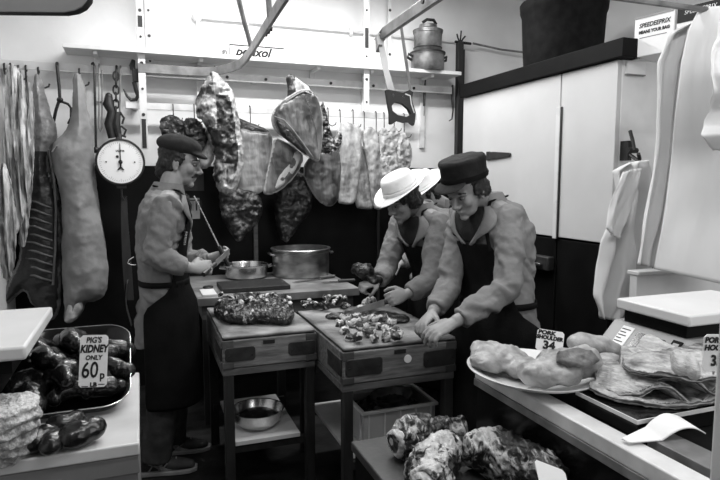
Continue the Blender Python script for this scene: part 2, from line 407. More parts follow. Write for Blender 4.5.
MB().tube([(cx-.06,4.33,SZ+.37),(cx-.03,4.31,SZ+.392),(cx+.03,4.31,SZ+.392),(cx+.06,4.33,SZ+.37)], .012, 8).build('handle', M['iron'], t)
MB().lathe((cx,4.35,SZ+.175), [(.112,0),(.113,.008)], 32, cap=False).build('band', M['iron'], t, solid=.004)

# ---------------------------------------------------------------- cold room
CX, CY0, CY1, CZ0, CZ1 = 2.3, 2.42, 3.95, 1.165, 2.11
t = thing('cold_room', 'tall white cold room cabinet with black lower half', 'cold room', (2.85, 3.16, 0))
MB().box(CX+.03,3.38,CY0,CY1,CZ0,CZ1).build('body', M['white'], t, bevel=.004)
MB().box(CX+.06,3.38,CY0+.02,CY1,0,CZ0).build('base', M['black'], t)
yd = 2.85
for y0, y1 in ((CY0,yd-.006),(yd+.006,CY1)):
    d = MB().box(CX,CX+.03,y0,y1,CZ0,CZ1-.002).build('upper_door', M['door'], t, bevel=.004)
    if y0 > yd-.1:
        q = AT(489, 156, x=CX)
        MB().box(CX-.012,CX,q.y-.02,q.y+.02,q.z-.03,q.z+.03).build('hinge_plate', M['iron'], d, bevel=.002)
        MB().prism([(0,-.026),(.05,-.026),(.24,-.012),(.25,0),(.24,.012),(.05,.026),(0,.026)], frame(V((CX,q.y-.02,q.z)), -Y, Z, -X), 0, .014).build('hinge_strap', M['plate'], d, bevel=.002)
    MB().box(CX+.005,CX+.03,y0,y1,.08,CZ0-.012).build('lower_door', M['black'], t, bevel=.004)
zt = AT(561, 107, x=CX).z
MB().box(CX-.012,CX,yd-.012,yd+.022,CZ0-.01,zt).build('door_edge_strip', M['cream'], t, bevel=.003)
MB().box(CX-.010,CX-.001,yd-.024,yd-.013,CZ0-.01,zt).build('door_gasket', M['iron'], t, bevel=.003)
q = AT(547, 263, x=CX)
MB().box(CX-.05,CX,q.y-.07,q.y+.17,q.z-.04,q.z+.045).build('latch_body', M['leg'], t, bevel=.008)
MB().box(CX-.07,CX-.05,q.y-.02,q.y+.05,q.z-.012,q.z+.004).build('latch_lever', M['steel'], t, bevel=.003)
t = tag(MB().box(CX-.03,CX+.10,CY0-.06,CY1,CZ1+.002,CZ1+.094).build('fascia_beam', M['black'], None, bevel=.003), 'black timber beam along the top edge of the cold room', 'beam')

t = tag(MB().lathe((2.72,3.37,CZ1+.003), [(.235,0),(.242,.01),(.262,.28),(.272,.48),(.283,.51),(.287,.56),(.281,.57),(.272,.56),(.258,.5),(.23,.03)], 48).build('plastic_tub', M['rubber'], None), 'big black round tub standing on top of cold room', 'tub')

# printed boxes on the cold room
t = thing('cardboard_box', 'white printed box on the cold room, above the white sheeting', 'box', (2.6,2.45,CZ1+.0))
a, b = AT(634, 42, d=2.97), AT(673, 38, d=2.80)
u = (V((b.x,b.y,0))-V((a.x,a.y,0))).normalized(); n = V((u.y,-u.x,0)); n = n if n.y < 0 else -n
w = .205; zb = CZ1+.002
# lies with its printed face turned to the shop
o = V((a.x,a.y,zb)) - n*0
fm = frame(o, u, Z, n)
MB().box(0,w,0,.19,-.20,0,fm).build('carton', M['card'], t, bevel=.003)
MB().box(.004,w-.004,.186,.193,-.196,.004,fm).build('lid_edge', M['greyp'], t)
text('SPEEDEEPRIX', .030, M['ink'], o+u*.105+Z*.148+n*.001, u, Z, t, bold=.0008, sx=.92, shear=.2)
text('MEANS YOUR BAG', .021, M['ink'], o+u*.105+Z*.116+n*.001, u, Z, t, bold=.0012, sx=.9)
MB().box(.03,.17,.088,.092,0,.001,fm).build('printed_line', M['inkgrey'], t)
t = thing('cardboard_box', 'dark printed box beside the white one, partly behind hanging sheets', 'box', (2.7,2.2,CZ1))
o2 = o + u*(w+.01)
fm2 = frame(o2, u, Z, n)
MB().box(0,.22,0,.19,-.20,-.002,fm2).build('carton', M['card'], t, bevel=.003)
MB().box(.003,.217,.12,.188,-.002,.0,fm2).build('dark_band', M['ink'], t)
text('SPEEDEEPRIX', .028, M['card'], o2+u*.11+Z*.162+n*.001, u, Z, t, sx=.9, shear=.2)
t = thing('small_carton', 'little white carton under the printed box at cold room corner', 'box', (2.42,2.25,2.0))
a = AT(634, 72, y=2.36); 
MB().box(a.x,a.x+.12,2.405,2.419,a.z,a.z+.06).build('card_face', M['card'], t)
MB().box(a.x-.002,a.x+.12,2.402,2.419,a.z-.006,a.z).build('card_edge', M['inkgrey'], t)

# dark pole in the corner
x = AT(459.5, 100, y=4.42).x
t = thing('corner_pole', 'dark upright pole with spiked top in the back right corner', 'pole', (x,4.42,0))
zt = AT(459, 42, y=4.42).z
MB().box(x-.028,x+.022,4.40,4.45,0,zt).build('post', M['leg'], t, bevel=.004)
MB().tube([(x+.03,4.41,0),(x+.03,4.41,zt-.06)], .008, 6).build('side_rod', M['iron'], t)
for dx, dz in ((-.04,.06),(.0,.09),(.04,.05)): MB().tube([(x,4.42,zt-.01),(x+dx*.6,4.42,zt+.03),(x+dx,4.41,zt+dz)], .007, 6).build('hook_tip', M['iron'], t)
MB().tube([(x-.05,4.42,zt),(x+.1,4.42,zt-.005)], .011, 6).build('cross_pin', M['iron'], t)
t = tag(MB().tube([(x+.13,4.44,AT(480,44,y=4.44).z),(2.95,4.44,AT(480,44,y=4.44).z-.03),(3.39,4.44,AT(480,44,y=4.44).z-.04)], .009, 6).build('thin_pipe', M['greysteel'], None), 'thin dark pipe on the wall behind the black tub', 'pipe')

# ---------------------------------------------------------------- hanging coat and white sheeting
def hook(name, px, pt, pb, y, label, r=.005, m=None, group='hooks on the meat rails', yo=0):
    a, b = AT(px, pt, y=y), AT(px, pb, y=y); h = a.z-b.z; w = min(.03, h*.25)
    x = a.x
    pts = [(x,y+.028,a.z-.03),(x,y+.026,a.z-.005),(x,y+.012,a.z+.006),(x,y-.004,a.z),(x,y-.006,a.z-.03),(x,y-.006,b.z+.035),(x+w*.2,y-.006,b.z+.012),(x+w,y-.006,b.z),(x+w*1.9,y-.006,b.z+.012),(x+w*2.1,y-.006,b.z+.03)]
    return tag(MB().tube(pts, r, 6).build(name, m or M['iron'], None), label, 'hook', group)

def cloth(edgeL, edgeR, y, name, m, label, cat, ripple=.02, nf=5, seed=1, nu=60, nv=60, thick=.002, depth=None, tilt=0):
    """hanging cloth between two pixel edge lines (lists of points from top to bottom), folded towards the room"""
    def ev(e, v):
        k = v*(len(e)-1); i = min(int(k), len(e)-2); f = k-i
        return e[i][0]*(1-f)+e[i+1][0]*f, e[i][1]*(1-f)+e[i+1][1]*f
    def fn(u, v):
        l, r = ev(edgeL, v), ev(edgeR, v)
        yy = y + tilt*(u-.5)
        p = AT(l[0]*(1-u)+r[0]*u, l[1]*(1-u)+r[1]*u, y=yy)
        amp = ripple*(.35+.65*min(1, v*1.5+.2))
        p.y += -amp*math.sin(u*nf*2*PI + 2.2*fnoise((u*2, v*1.2, 0), 1.0, seed)) - ripple*.7*fnoise((u*3, v*2.2, 1), 1.3, seed+1)
        if depth: p.y += depth(u, v)
        return p
    o = MB().grid(fn, nu, nv).build(name, m, None, solid=thick, ang=3)
    return tag(o, label, cat)
q = AT(640, 150, y=2.3)
t = thing('coat_hook', 'black iron coat hook on the cold room end wall', 'hook', (q.x,2.36,q.z))
MB().box(q.x-.012,q.x+.012,2.365,2.419,q.z-.05,q.z+.05).build('hook_plate', M['iron'], t)
MB().tube([(q.x,2.37,q.z+.1),(q.x,2.35,q.z+.05),(q.x-.005,2.33,q.z)], .009, 8).build('hook_arm', M['iron'], t)
MB().tube([(q.x,2.365,q.z-.02),(q.x-.005,2.30,q.z-.055),(q.x-.03,2.27,q.z-.045),(q.x-.05,2.26,q.z-.02)], .009, 8).build('hook_arm', M['iron'], t)
MB().tube([(q.x-.03,2.35,q.z+.0),(q.x+.03,2.35,q.z+.0)], .014, 8).build('knob', M['iron'], t)
coatL = [(628,163),(613,171),(615,190),(606,228),(603,240),(599,268),(594,296),(599,318)]
coatR = [(646,160),(652,172),(654,195),(655,220),(656,245),(656,265),(652,290),(628,322)]
cloth(coatL, coatR, 2.20, 'hanging_coat', M['sheet'], 'crumpled white coat hanging from the hook on the cold room end', 'coat', .035, 2.6, 3)
o = cloth([(622,172),(611,200),(606,228),(608,232)], [(640,168),(634,195),(622,225),(618,238)], 2.14, 'coat_sleeve', M['sheet'], '', '', .015, 1.2, 8, 24, 30)
s_ = [q for q in bpy.data.objects if q.name == 'hanging_coat'][0]
for k_ in ('label', 'category'): del o[k_]
mw = Matrix.Translation(o.location); o.parent = s_; o.location = o.location - s_.location
shL = [(690,22),(668,34),(657,62),(655,110),(652,160),(645,205),(638,240),(634,264)]
shR = [(712,20),(700,34),(690,62),(682,110),(677,160),(670,205),(662,240),(655,268)]
cloth(shL, shR, 1.92, 'polythene_sheet', M['sheet'], 'narrow folded white sheet hanging on the left of the sheeting', 'sheet', .022, 2.4, 5)
bL = [(700,8),(688,30),(680,62),(674,110),(669,160),(664,205),(658,240),(654,269)]
bR = [(760,2),(760,30),(760,62),(760,110),(760,160),(758,205),(756,240),(756,292)]
cloth(bL, bR, 1.78, 'polythene_sheet', M['sheet'], 'broad smooth white sheet hanging at right edge of the photo', 'sheet', .010, .7, 9, tilt=-.12)
cL = [(726,6),(722,36),(716,50),(709,75),(713,92),(719,110),(716,125),(712,135),(720,150)]
cR = [(760,4),(760,34),(760,50),(760,75),(760,92),(760,110),(760,125),(760,135),(760,150)]
cloth(cL, cR, 1.60, 'crumpled_sheet', M['sheet'], 'crumpled bunched white sheet at the far right edge', 'sheet', .05, 2.2, 11)
t = thing('sheet_rail', 'rail above right edge that carries the white sheeting', 'rail', (2.4,1.84,2.1))
zz = AT(702, 9, y=1.8).z
MB().tube([(1.45,1.83,zz+.01),(3.39,1.83,zz+.01)], .012, 8).build('bar', M['greysteel'], t)
# ================================================================ BUTCHER BLOCKS
def block(label, x0, x1, y0, y1, zt, th, shelf, disc=False, corner=.05):
    t = thing('butcher_block', label, 'butcher block', ((x0+x1)/2,(y0+y1)/2,0))
    zb = zt-th
    b = MB().box(x0,x1,y0,y1,zb,zt-.012)
    b.build('block_body', M['wood'], t, bevel=.006)
    # worn, slightly hollow top
    def top(u, v):
        x, y = x0+.004+(x1-x0-.008)*u, y0+.004+(y1-y0-.008)*v
        return (x, y, zt-.014+.014*(1-.5*math.sin(PI*u)*math.sin(PI*v))+.0025*fnoise((x,y,0),9))
    MB().grid(top, 24, 24).build('block_top', M['woodtop'], t, solid=.012)
    for x in (x0, x1-corner):                                       # dark corner blocks of the dovetailed case
        MB().box(x-.002,x+corner+.002,y0-.003,y0+.03,zt-.05,zt-.012).build('corner_block', M['woodend'], t, bevel=.003)
        MB().box(x-.002,x+corner+.002,y0-.003,y0+.03,zb,zb+.03).build('corner_block', M['woodend'], t, bevel=.003)
    W = x1-x0
    for xa, xb in ((x0+.012,x0+.012+W*.31),(x1-.012-W*.28,x1-.004)):
        pl = MB().prism([(xa,zb+.045),(xa+.01,zb+.035),(xb-.01,zb+.035),(xb,zb+.045),(xb,zt-.055),(xb-.01,zt-.045),(xa+.01,zt-.045),(xa,zt-.055)], frame(V((0,y0,0)), X, Z, -Y), -.002, .006).build('corner_plate', M['plate'], t, bevel=.002)
        for xx in (xa+.016, xb-.016): MB().tube([(xx,y0-.006,zt-.085),(xx,y0-.009,zt-.085)], .005, 8).build('bolt', M['iron'], pl)
    MB().box(x0-.007,x0+.002,y0+.01,y0+.2,zb+.035,zt-.045).build('corner_plate', M['plate'], t, bevel=.002)
    xm = (x0+x1)/2
    MB().box(xm-.035,xm+.02,y0-.004,y0,zt-.042,zt-.024).build('name_plate', M['ink'], t)
    if disc: MB().tube([(xm+.03,y0,zt-.07),(xm+.03,y0-.004,zt-.07)], .018, 20).build('white_disc', M['card'], t)
    # stand
    lw = .045; zr = zb-.035
    MB().box(x0+.0,x1-.005,y0+.005,y0+.04,zr,zb-.002).box(x0,x1-.005,y1-.04,y1-.005,zr,zb-.002).box(x0,x0+.035,y0+.04,y1-.04,zr,zb-.002).box(x1-.04,x1-.005,y0+.04,y1-.04,zr,zb-.002).build('top_rail', M['rail'], t, bevel=.003)
    for x in (x0+.006, x1-.006-lw):
        for y in (y0+.008, y1-.008-lw): MB().box(x,x+lw,y,y+lw,0,zr).build('leg', M['leg'], t, bevel=.004)
    sx0, sx1, sy0, sy1, sz, sm = shelf
    MB().box(sx0,sx1,sy0,sy1,sz-.022,sz).build('shelf', M[sm], t, bevel=.002)
    MB().box(x0+.02,x1-.02,y0+.05,y0+.075,sz-.06,sz-.024).build('shelf_rail', M['leg'], t)
    MB().box(x0+.02,x1-.02,y1-.075,y1-.05,sz-.06,sz-.024).build('shelf_rail', M['leg'], t)
    return t
BZ = .78
block('end grain butcher block on dark legs, beside the moustached man', .329, .774, 2.68, 3.36, BZ, .145, (.385,.70,2.72,3.28,.265,'counter'))
block('larger butcher block with round white disc where two men cut', .787, 1.335, 2.32, 3.10, BZ, .155, (.85,1.31,2.40,3.05,.27,'counter'), True)

# ---------------------------------------------------------------- back table, pots
TZ = .80
t = thing('work_table', 'white topped work table against back wall carrying the pots', 'table', (.8,4.0,0))
MB().box(.30,1.325,3.56,4.42,TZ-.05,TZ).build('table_top', M['table'], t, bevel=.004)
MB().box(.33,1.295,3.60,4.38,TZ-.14,TZ-.052).build('apron_rail', M['rail'], t)
for x in (.33,1.25):
    for y in (3.60,4.34): MB().box(x,x+.045,y,y+.045,0,TZ-.14).build('leg', M['leg'], t)
t = thing('cutting_board', 'thick wooden board lying on the work table front', 'board', (.62,3.7,TZ))
MB().box(.335,.42,3.60,3.80,TZ+.002,TZ+.012).build('board_edge', M['white'], t)
pa, pb = AT(221,289,z=TZ+.02), AT(290,286,z=TZ+.02)
MB().box(pa.x,pb.x,3.66,3.95,TZ+.002,TZ+.03).build('board', M['leg'], t, bevel=.003)
px = V((1.10,4.2,TZ+.002))
t = thing('stock_pot', 'large wide aluminium stock pot on the work table', 'pot', px)
r = .208
MB().lathe(px, [(r*.95,0),(r*.985,.012),(r,.04),(r,.185),(r+.01,.195),(r+.014,.2),(r+.01,.204),(r-.008,.203),(r-.006,.05),(r*.9,.014)], 56).build('body', M['alu'], t)
MB().lathe(px, [(r+.001,.168),(r+.006,.172),(r+.001,.176)], 56, cap=False).build('rim_bead', M['alu'], t)
for s in (-1,1):
    MB().tube([px+V((s*r,-.06,.16)),px+V((s*(r+.022),-.05,.165)),px+V((s*(r+.022),.05,.165)),px+V((s*r,.06,.16))], .008, 8).build('handle', M['alu'], t)
pb_ = V((.70,4.22,TZ+.002)); r = .158
t = thing('steel_bowl', 'shallow bright steel pan left of the big stock pot', 'pan', pb_)
MB().lathe(pb_, [(r*.82,0),(r*.93,.012),(r*.97,.085),(r+.004,.092),(r+.006,.098),(r-.004,.099),(r*.94,.085),(r*.88,.02),(r*.7,.012)], 48).build('bowl_body', M['steel'], t)
for s in (-1,1): MB().tube([pb_+V((s*r*.95,-.04,.075)),pb_+V((s*(r+.03),-.03,.08)),pb_+V((s*(r+.03),.03,.08)),pb_+V((s*r*.95,.04,.075))], .006, 8).build('handle', M['steel'], t)

def knife(label, p, d, L=.17, w=.03, hl=.12, m='steel', cat='knife', n=Z, wood='woodend'):
    d = V(d).normalized(); s = n.cross(d).normalized(); t = thing('butcher_knife', label, cat, p)
    fm = frame(V(p), d, s, d.cross(s))
    MB().prism([(0,-w*.35),(L*.8,-w*.35),(L,w*.3),(L*.75,w*.5),(0,w*.5)], fm, .002, .0045).build('blade', M[m], t)
    MB().prism([(-hl,-.012),(-hl*.85,-.016),(-hl*.5,-.011),(0,-.013),(0,.013),(-hl*.5,.013),(-hl*.9,.015),(-hl,.011)], fm, 0, .018).build('handle', M[wood], t, bevel=.005)
    return t
knife('long knife with pale handle on the work table by stock pot', AT(320,279,z=TZ+.004), (-1,-.35,0), .24, .03, .13, 'steel', wood='rail')
knife('dark handled knife lying at the right end of the work table', AT(338,282,z=TZ+.004), (-1,.1,0), .12, .03, .12)
t = tag(MB().lathe(AT(208,288,z=TZ+.002), [(.03,0),(.034,.006),(.03,.012),(.01,.015)], 20).build('lid_disc', M['iron'], None), 'little black oval lid on left end of the work table', 'lid')

# bowl under the first block, crate under the second
c = V((.52,2.875,.267)); r = .13
t = thing('mixing_bowl', 'shiny steel mixing bowl on the shelf under the left block', 'bowl', c)
MB().lathe(c, [(.065,0),(.095,.010),(.120,.042),(.130,.085),(.134,.088),(.134,.091),(.128,.089),(.115,.045),(.088,.014)], 56).build('bowl_body', M['steel'], t)
t = tag(MB().lathe(c+V((0,0,.02)), [(.090,.02),(.104,.028),(.085,.042),(.03,.048)], 24).build('bowl_contents', M['offal'], None), 'dark meat trimmings inside the shiny mixing bowl', 'meat')
cz0, cz1 = .273, .425
x0,x1,y0,y1 = .925,1.305,2.44,2.72
t = thing('plastic_crate', 'white plastic crate on the shelf under the larger block', 'crate', ((x0+x1)/2,(y0+y1)/2,cz0))
k = MB(); e = .004
k.box(x0+.01,x1-.01,y0+.01,y1-.01,cz0,cz0+.004)
k.box(x0+.008,x1-.008,y0+.006,y0+.006+e,cz0,cz1).box(x0+.008,x1-.008,y1-.01,y1-.006,cz0,cz1).box(x0+.006,x0+.01,y0+.008,y1-.008,cz0,cz1).box(x1-.01,x1-.006,y0+.008,y1-.008,cz0,cz1)
k.build('crate_body', M['crate'], t)
k = MB().box(x0-.006,x1+.006,y0-.006,y0+.012,cz1,cz1+.014).box(x0-.006,x1+.006,y1-.012,y1+.006,cz1,cz1+.014).box(x0-.006,x0+.012,y0+.012,y1-.012,cz1,cz1+.014).box(x1-.012,x1+.006,y0+.012,y1-.012,cz1,cz1+.014)
k.build('crate_rim', M['white'], t, bevel=.003)
for i in range(5):
    x = x0+.03+i*(x1-x0-.06)/4; MB().box(x-.003,x+.003,y0-.001,y0+.008,cz0,cz1).build('rib', M['poly'], t)
for i in range(3):
    y = y0+.04+i*(y1-y0-.08)/2; MB().box(x0-.001,x0+.008,y-.003,y+.003,cz0,cz1).build('rib', M['poly'], t)
xs = [(x0+.02,y0+.02),(x1-.02,y0+.02),(x1-.02,y1-.02),(x0+.02,y1-.02)]
cc = V(((x0+x1)/2,(y0+y1)/2,cz1-.06))
w, dd = (x1-x0)/2-.02, (y1-y0)/2-.02
tag(puff([(-w,-dd),(w,-dd),(w,dd),(-w,dd)], .05, .06, frame(cc,X,Y,Z), .01, lambda a,b,d,c: .35+.5*fnoise((a,b,0),18), nz=.02, nsc=20).build('meat_scraps', M['beefdk'], None), 'dark meat scraps filling the white plastic crate', 'meat', None, 'stuff')
c = V((1.13,2.58,cz1-.02))
t = thing('frying_pan', 'steel dish lying on scraps in the white crate', 'dish', c)
mm = frame(c, V((1,0,.1)).normalized(), Y, V((-.1,0,1)).normalized())
MB().lathe((0,0,0), [(.05,0),(.08,.01),(.10,.045),(.106,.048),(.098,.046),(.076,.014)], 40, mm).build('dish_body', M['dkpot'], t)

# ================================================================ RIGHT COUNTER
QX, QZ, QY = 1.0, .90, 1.615
t = thing('display_counter', 'black fronted shop counter with pale metal edge, right foreground', 'counter', (1.45,1.0,0))
MB().box(QX+.012,2.06,.30,QY-.01,.06,QZ-.045).build('counter_body', M['black'], t)
MB().box(QX+.004,QX+.012,.30,QY-.01,.08,QZ-.042).build('front_panel', M['gloss'], t)
MB().box(QX,QX+.062,.30,QY,QZ-.04,QZ).build('metal_edge', M['ctrim'], t, bevel=.004)
MB().box(QX-.003,QX+.004,.30,QY,QZ-.062,QZ-.04).build('lower_edge', M['greysteel'], t, bevel=.001)
MB().box(QX+.078,2.06,.30,QY,QZ-.06,QZ-.022).build('worktop', M['black'], t)
MB().box(QX+.062,QX+.078,.30,QY,QZ-.06,QZ-.035).build('gap_channel', M['black'], t)
MB().box(QX+.085,QX+.16,.35,1.0,QZ-.02,QZ+.006).build('sliding_track', M['greysteel'], t, bevel=.002)
MB().box(QX+.03,1.98,.32,QY-.03,0,.06).build('plinth', M['black'], t)
# dark slab under the belly pork
sx0, sy0, sz = 1.094, 1.04, QZ-.02
MB_ = MB().box(sx0,1.75,sy0,1.25,sz,sz+.048)
t = thing('display_slab', 'dark rectangular display slab under the belly pork', 'board', (1.4,1.2,sz))
MB_.build('slab', M['gloss'], t, bevel=.002)
MB().box(sx0-.003,sx0,sy0-.003,1.25,sz+.04,sz+.05).box(sx0,1.75,sy0-.003,sy0,sz+.04,sz+.05).build('metal_lip', M['ctrim'], t)
# folded white paper
def fold(u, v):
    a = AT(621+76*u, 0, z=QZ+.0) if False else None
    x = 1.03+.195*u; y = 1.0-.01*u + (.022+.05*min(1,u*1.3))*(v-.5)
    z = QZ+.008+.026*math.sin(PI*min(1,max(0,(u-.42)/.62)))*(1-.3*v)+.014*v*min(1,u*2)
    return (x-.012, y, z)
tag(MB().grid(fold, 24, 12).build('folded_paper', M['paper'], None, solid=.003, ang=3), 'curled white paper lying on the pale metal edge of counter', 'paper')

# ---------------------------------------------------------------- pork tray
c = V((1.09,1.44,QZ+.004))
t = thing('serving_dish', 'white oval serving dish overhanging the counter edge, piled with pork', 'dish', c)
MB().lathe(c, [(.10,0),(.12,.002),(.165,.02),(.185,.03),(.187,.034),(.18,.033),(.16,.024),(.115,.007)], 56, sx=1.0, sy=1.12).build('dish_body', M['poly'], t)
def pork(px, z, T, R, label, seed, m='pork', fat=None, yaw=0, bend=None, vox=.007):
    poly, fm = floorpoly(px, z)
    return tag(puff(smoothpoly(poly), T, R, fm, vox, fat or (lambda a,b,d,c: .55+.25*fnoise((a,b,c*.05),10,seed)), nz=.01, nsc=12, seed=seed, bend=bend, minT=.25).build('pork_joint', M[m], None), label, 'meat', None)
def lump(parts, vox, m, name, label, cat, fat, disp, smooth=3, group=None):
    k = MB()
    for c, r, rot in parts: k.ell((0,0,0), r, Matrix.Translation(V(c)) @ Euler([math.radians(q) for q in rot]).to_matrix().to_4x4())
    r = org(k, vox, smooth, disp); r.a = [fat(p) for p in r.v]
    return tag(r.build(name, M[m], None), label, cat, group)
fp = lambda s: (lambda p: .52+.35*fnoise(p, 9, s))
dp = lambda a, sc, s: (lambda p: a*fnoise(p, sc, s))
lump([(AT(500,357,d=1.83),(.10,.075,.036),(8,10,-30)),(AT(488,362,d=1.80),(.065,.06,.022),(0,12,-20)),(AT(523,368,d=1.77),(.07,.06,.03),(0,0,30))], .006, 'pork', 'pork_joint', 'pale pork joint at the left end of the oval dish', 'meat', fp(1), dp(.013,18,1))
lump([(AT(560,366,d=1.66),(.10,.07,.045),(10,-6,20)),(AT(583,362,d=1.68),(.06,.06,.045),(20,0,10)),(AT(545,374,d=1.65),(.08,.055,.034),(0,8,-20))], .006, 'pork', 'pork_joint', 'large rounded pork joint in the middle of the oval dish', 'meat', fp(2), dp(.013,17,2))
lump([(AT(592,346,d=1.86),(.10,.06,.04),(0,12,10)),(AT(612,352,d=1.86),(.06,.05,.03),(0,20,0))], .006, 'pork', 'pork_joint', 'pork joint behind the oval dish, in front of the scale', 'meat', fp(3), dp(.007,15,3))
lump([(AT(607,367,d=1.70),(.055,.05,.042),(0,0,10))], .006, 'pork', 'pork_joint', 'small pork piece between the oval dish and belly pork', 'meat', fp(4), dp(.006,18,4))

def price_card(label, o, u, v, w, h, lines, parent_name='price_card'):
    """lines: (text, size, du, dv, shear, bold, sx)"""
    t = thing(parent_name, label, 'price card', o - v*(h/2))
    n = u.cross(v); fm = frame(o, u, v, n); k = .006
    MB().prism([(-w/2+k,-h/2),(w/2-k,-h/2),(w/2,-h/2+k),(w/2,h/2-k),(w/2-k,h/2),(-w/2+k,h/2),(-w/2,h/2-k),(-w/2,-h/2+k)], fm, -.002, 0).build('card', M['card'], t)
    MB().tube([fm @ V((0,-h/2+.01,-.004)), fm @ V((0,-h/2-.008,-.005))], .002, 6).build('spike', M['steel'], t)
    for s, size, du, dv, sh, bo, sx in lines:
        text(s, size, M['ink'], o+u*du+v*dv+n*.0006, u, v, t, shear=sh, bold=bo, sx=sx)
    return t
# leaning card stuck between the joints
B_ = [q for q in bpy.data.objects if q.name == 'pork_joint.001'][0]
nb_ = V((-.25,-.62,.74)).normalized(); ub_ = V((.93,-.36,0)).normalized(); ub_ = (ub_-nb_*ub_.dot(nb_)).normalized()
puff([(-.06,-.015),(-.03,-.03),(.03,-.03),(.06,-.01),(.045,.02),(0,.028),(-.05,.015)], .012, .012, frame(AT(577,357,d=1.605), ub_, nb_.cross(ub_), nb_), .0045, lambda a,b,d,c: .3+.3*fnoise((a,b,0),20,2), nz=.004, nsc=30, minT=.3).build('cut_face', meat('pork cut face', .12, .3, .4, 20, .5, .2, .4), B_)
cu = V((.90,-.40,-.15)).normalized(); cv = V((-.28,.30,.72)).normalized(); cv = (cv-cu*cv.dot(cu)).normalized()
pc0 = AT(550,341,d=1.72)
price_card('slanting price card reading PORK SHOULDER 34 stuck behind pork', pc0, cu, cv, .078, .062, [('PORK',.016,-.012,.022,.1,.001,1.2),('SHOULDER',.015,-.002,.008,.1,.001,1.0),('34',.032,-.002,-.014,0,.0015,1.1)])

# ---------------------------------------------------------------- belly pork sheets
def bellysheet(label, px, z, seed, T=.0085, wav=.008, curl=None):
    poly, fm = floorpoly(px, z)
    def bend(a, b): 
        q = wav*fnoise((a,b,0), 7, seed)
        return q + (curl(a, b) if curl else 0)
    fat = lambda a,b,d,c: (.62+.35*fnoise((a,b,0),9,seed)) if abs(c) > .75 and d > .003 else .40+.5*math.sin(c*5+seed+a*20)
    return tag(puff(smoothpoly(poly), T, .010, fm, .0042, fat, bend=bend, nz=.004, nsc=26, seed=seed, minT=.8).build('belly_pork', M['belly'], None), label, 'meat', None)
zs = sz+.060
bellysheet('bottom sheet of belly pork lying on the dark slab', [(583,386),(610,374),(660,366),(720,372),(745,392),(700,406),(650,405),(605,398)], zs, 1)
bellysheet('second belly pork sheet with a pale flap to the left', [(585,376),(622,356),(670,360),(735,370),(735,392),(680,396),(628,392)], zs+.022, 2, wav=.011, curl=lambda a,b: .10*max(0,b)+.02*math.sin(a*40))
bellysheet('third belly pork sheet, stepped back in the stack', [(612,365),(640,348),(690,350),(735,356),(740,382),(690,388),(640,378)], zs+.044, 3, wav=.011, curl=lambda a,b: .12*max(0,b)+.02*math.sin(a*40))
bellysheet('top belly pork sheet rolled up at its right end', [(616,362),(640,356),(672,353),(690,356),(728,360),(735,376),(690,380),(640,374)], zs+.066, 4, wav=.014, curl=lambda a,b: .12*max(0,b-.02)+.05*max(0,a-.0)*3*max(0,b+.02)*8)
lump([(AT(678,362,d=1.47),(.016,.06,.026),(10,10,-35)),(AT(692,367,d=1.42),(.015,.05,.026),(10,0,-35))], .005, 'belly', 'belly_pork', 'rolled belly pork flap standing up on the stack', 'meat', fp(7), dp(.005,20,7))
tu = V((.93,-.36,0)).normalized()
price_card('upright white card reading PORK HOCK 3 beside the post', AT(716,353,d=1.22), tu, Z, .052, .078, [('PORK',.016,-.006,.027,.15,.001,.9),('HOCK',.016,-.004,.011,.15,.001,.9),('35',.032,.002,-.017,0,.0012,.8)])

# ---------------------------------------------------------------- counter scale
zp = 1.09
t = thing('counter_scale', 'white topped counter scale with sloping label panel, right counter', 'scale', (1.56,1.36,QZ-.022))
MB().box(1.55,2.0,1.295,1.59,zp-.036,zp).build('platform', M['poly'], t, bevel=.006)
MB().box(1.57,1.98,1.32,1.57,zp-.078,zp-.038).build('platform_support', M['black'], t)
MB().tube([(1.6,1.48,zp-.09),(1.6,1.48,zp-.036)], .02, 12).build('pillar', M['greyp'], t)
y0, y1 = 1.255, 1.61
MB().loft([[V((1.44,y,QZ-.02)),V((2.02,y,QZ-.02)),V((2.02,y,zp-.08)),V((1.565,y,zp-.08))] for y in (y0,y1)]).build('housing', M['greyp'], t, bevel=.004)
sl = (V((1.565,0,zp-.08))-V((1.44,0,QZ-.02))).normalized(); on = V((-sl.z,0,sl.x))
def panel(ya, yb, va, vb, name, m, th=.002):
    o = V((1.44,0,QZ-.02)); L = (V((1.565,0,zp-.08))-V((1.44,0,QZ-.02))).length
    fm = frame(o+on*th, -Y, sl, on)
    MB().box(-ya,-yb,va*L,vb*L,-th,0,fm).build(name, M[m], t)
    return o, L
o, L = panel(1.555,1.505,.50,.92,'label_plate','card')
for i, wd in enumerate((.9,.6,.8,.5,.85)):
    panel(1.552,1.552-.042*wd,.84-i*.07,.86-i*.07,'printed_line','ink',.0026)
panel(1.485,1.375,.48,.86,'display_window','gloss',.003)
panel(1.35,1.315,.6,.92,'button','black',.004)
panel(1.343,1.322,.66,.86,'button_face','greyp',.0045)

# backdrop shelf behind the scale
t = thing('low_partition', 'pale low partition behind the counter scale, below hanging sheets', 'partition', (2.6,2.05,0))
zt = AT(690,272,y=2.03).z; xl = AT(637,272,y=2.03).x
MB().box(xl,3.38,2.03,2.07,0,zt).build('panel', M['white'], t, bevel=.003)
MB().box(xl-.004,3.38,2.015,2.085,zt,zt+.02).build('capping', M['white'], t, bevel=.004)

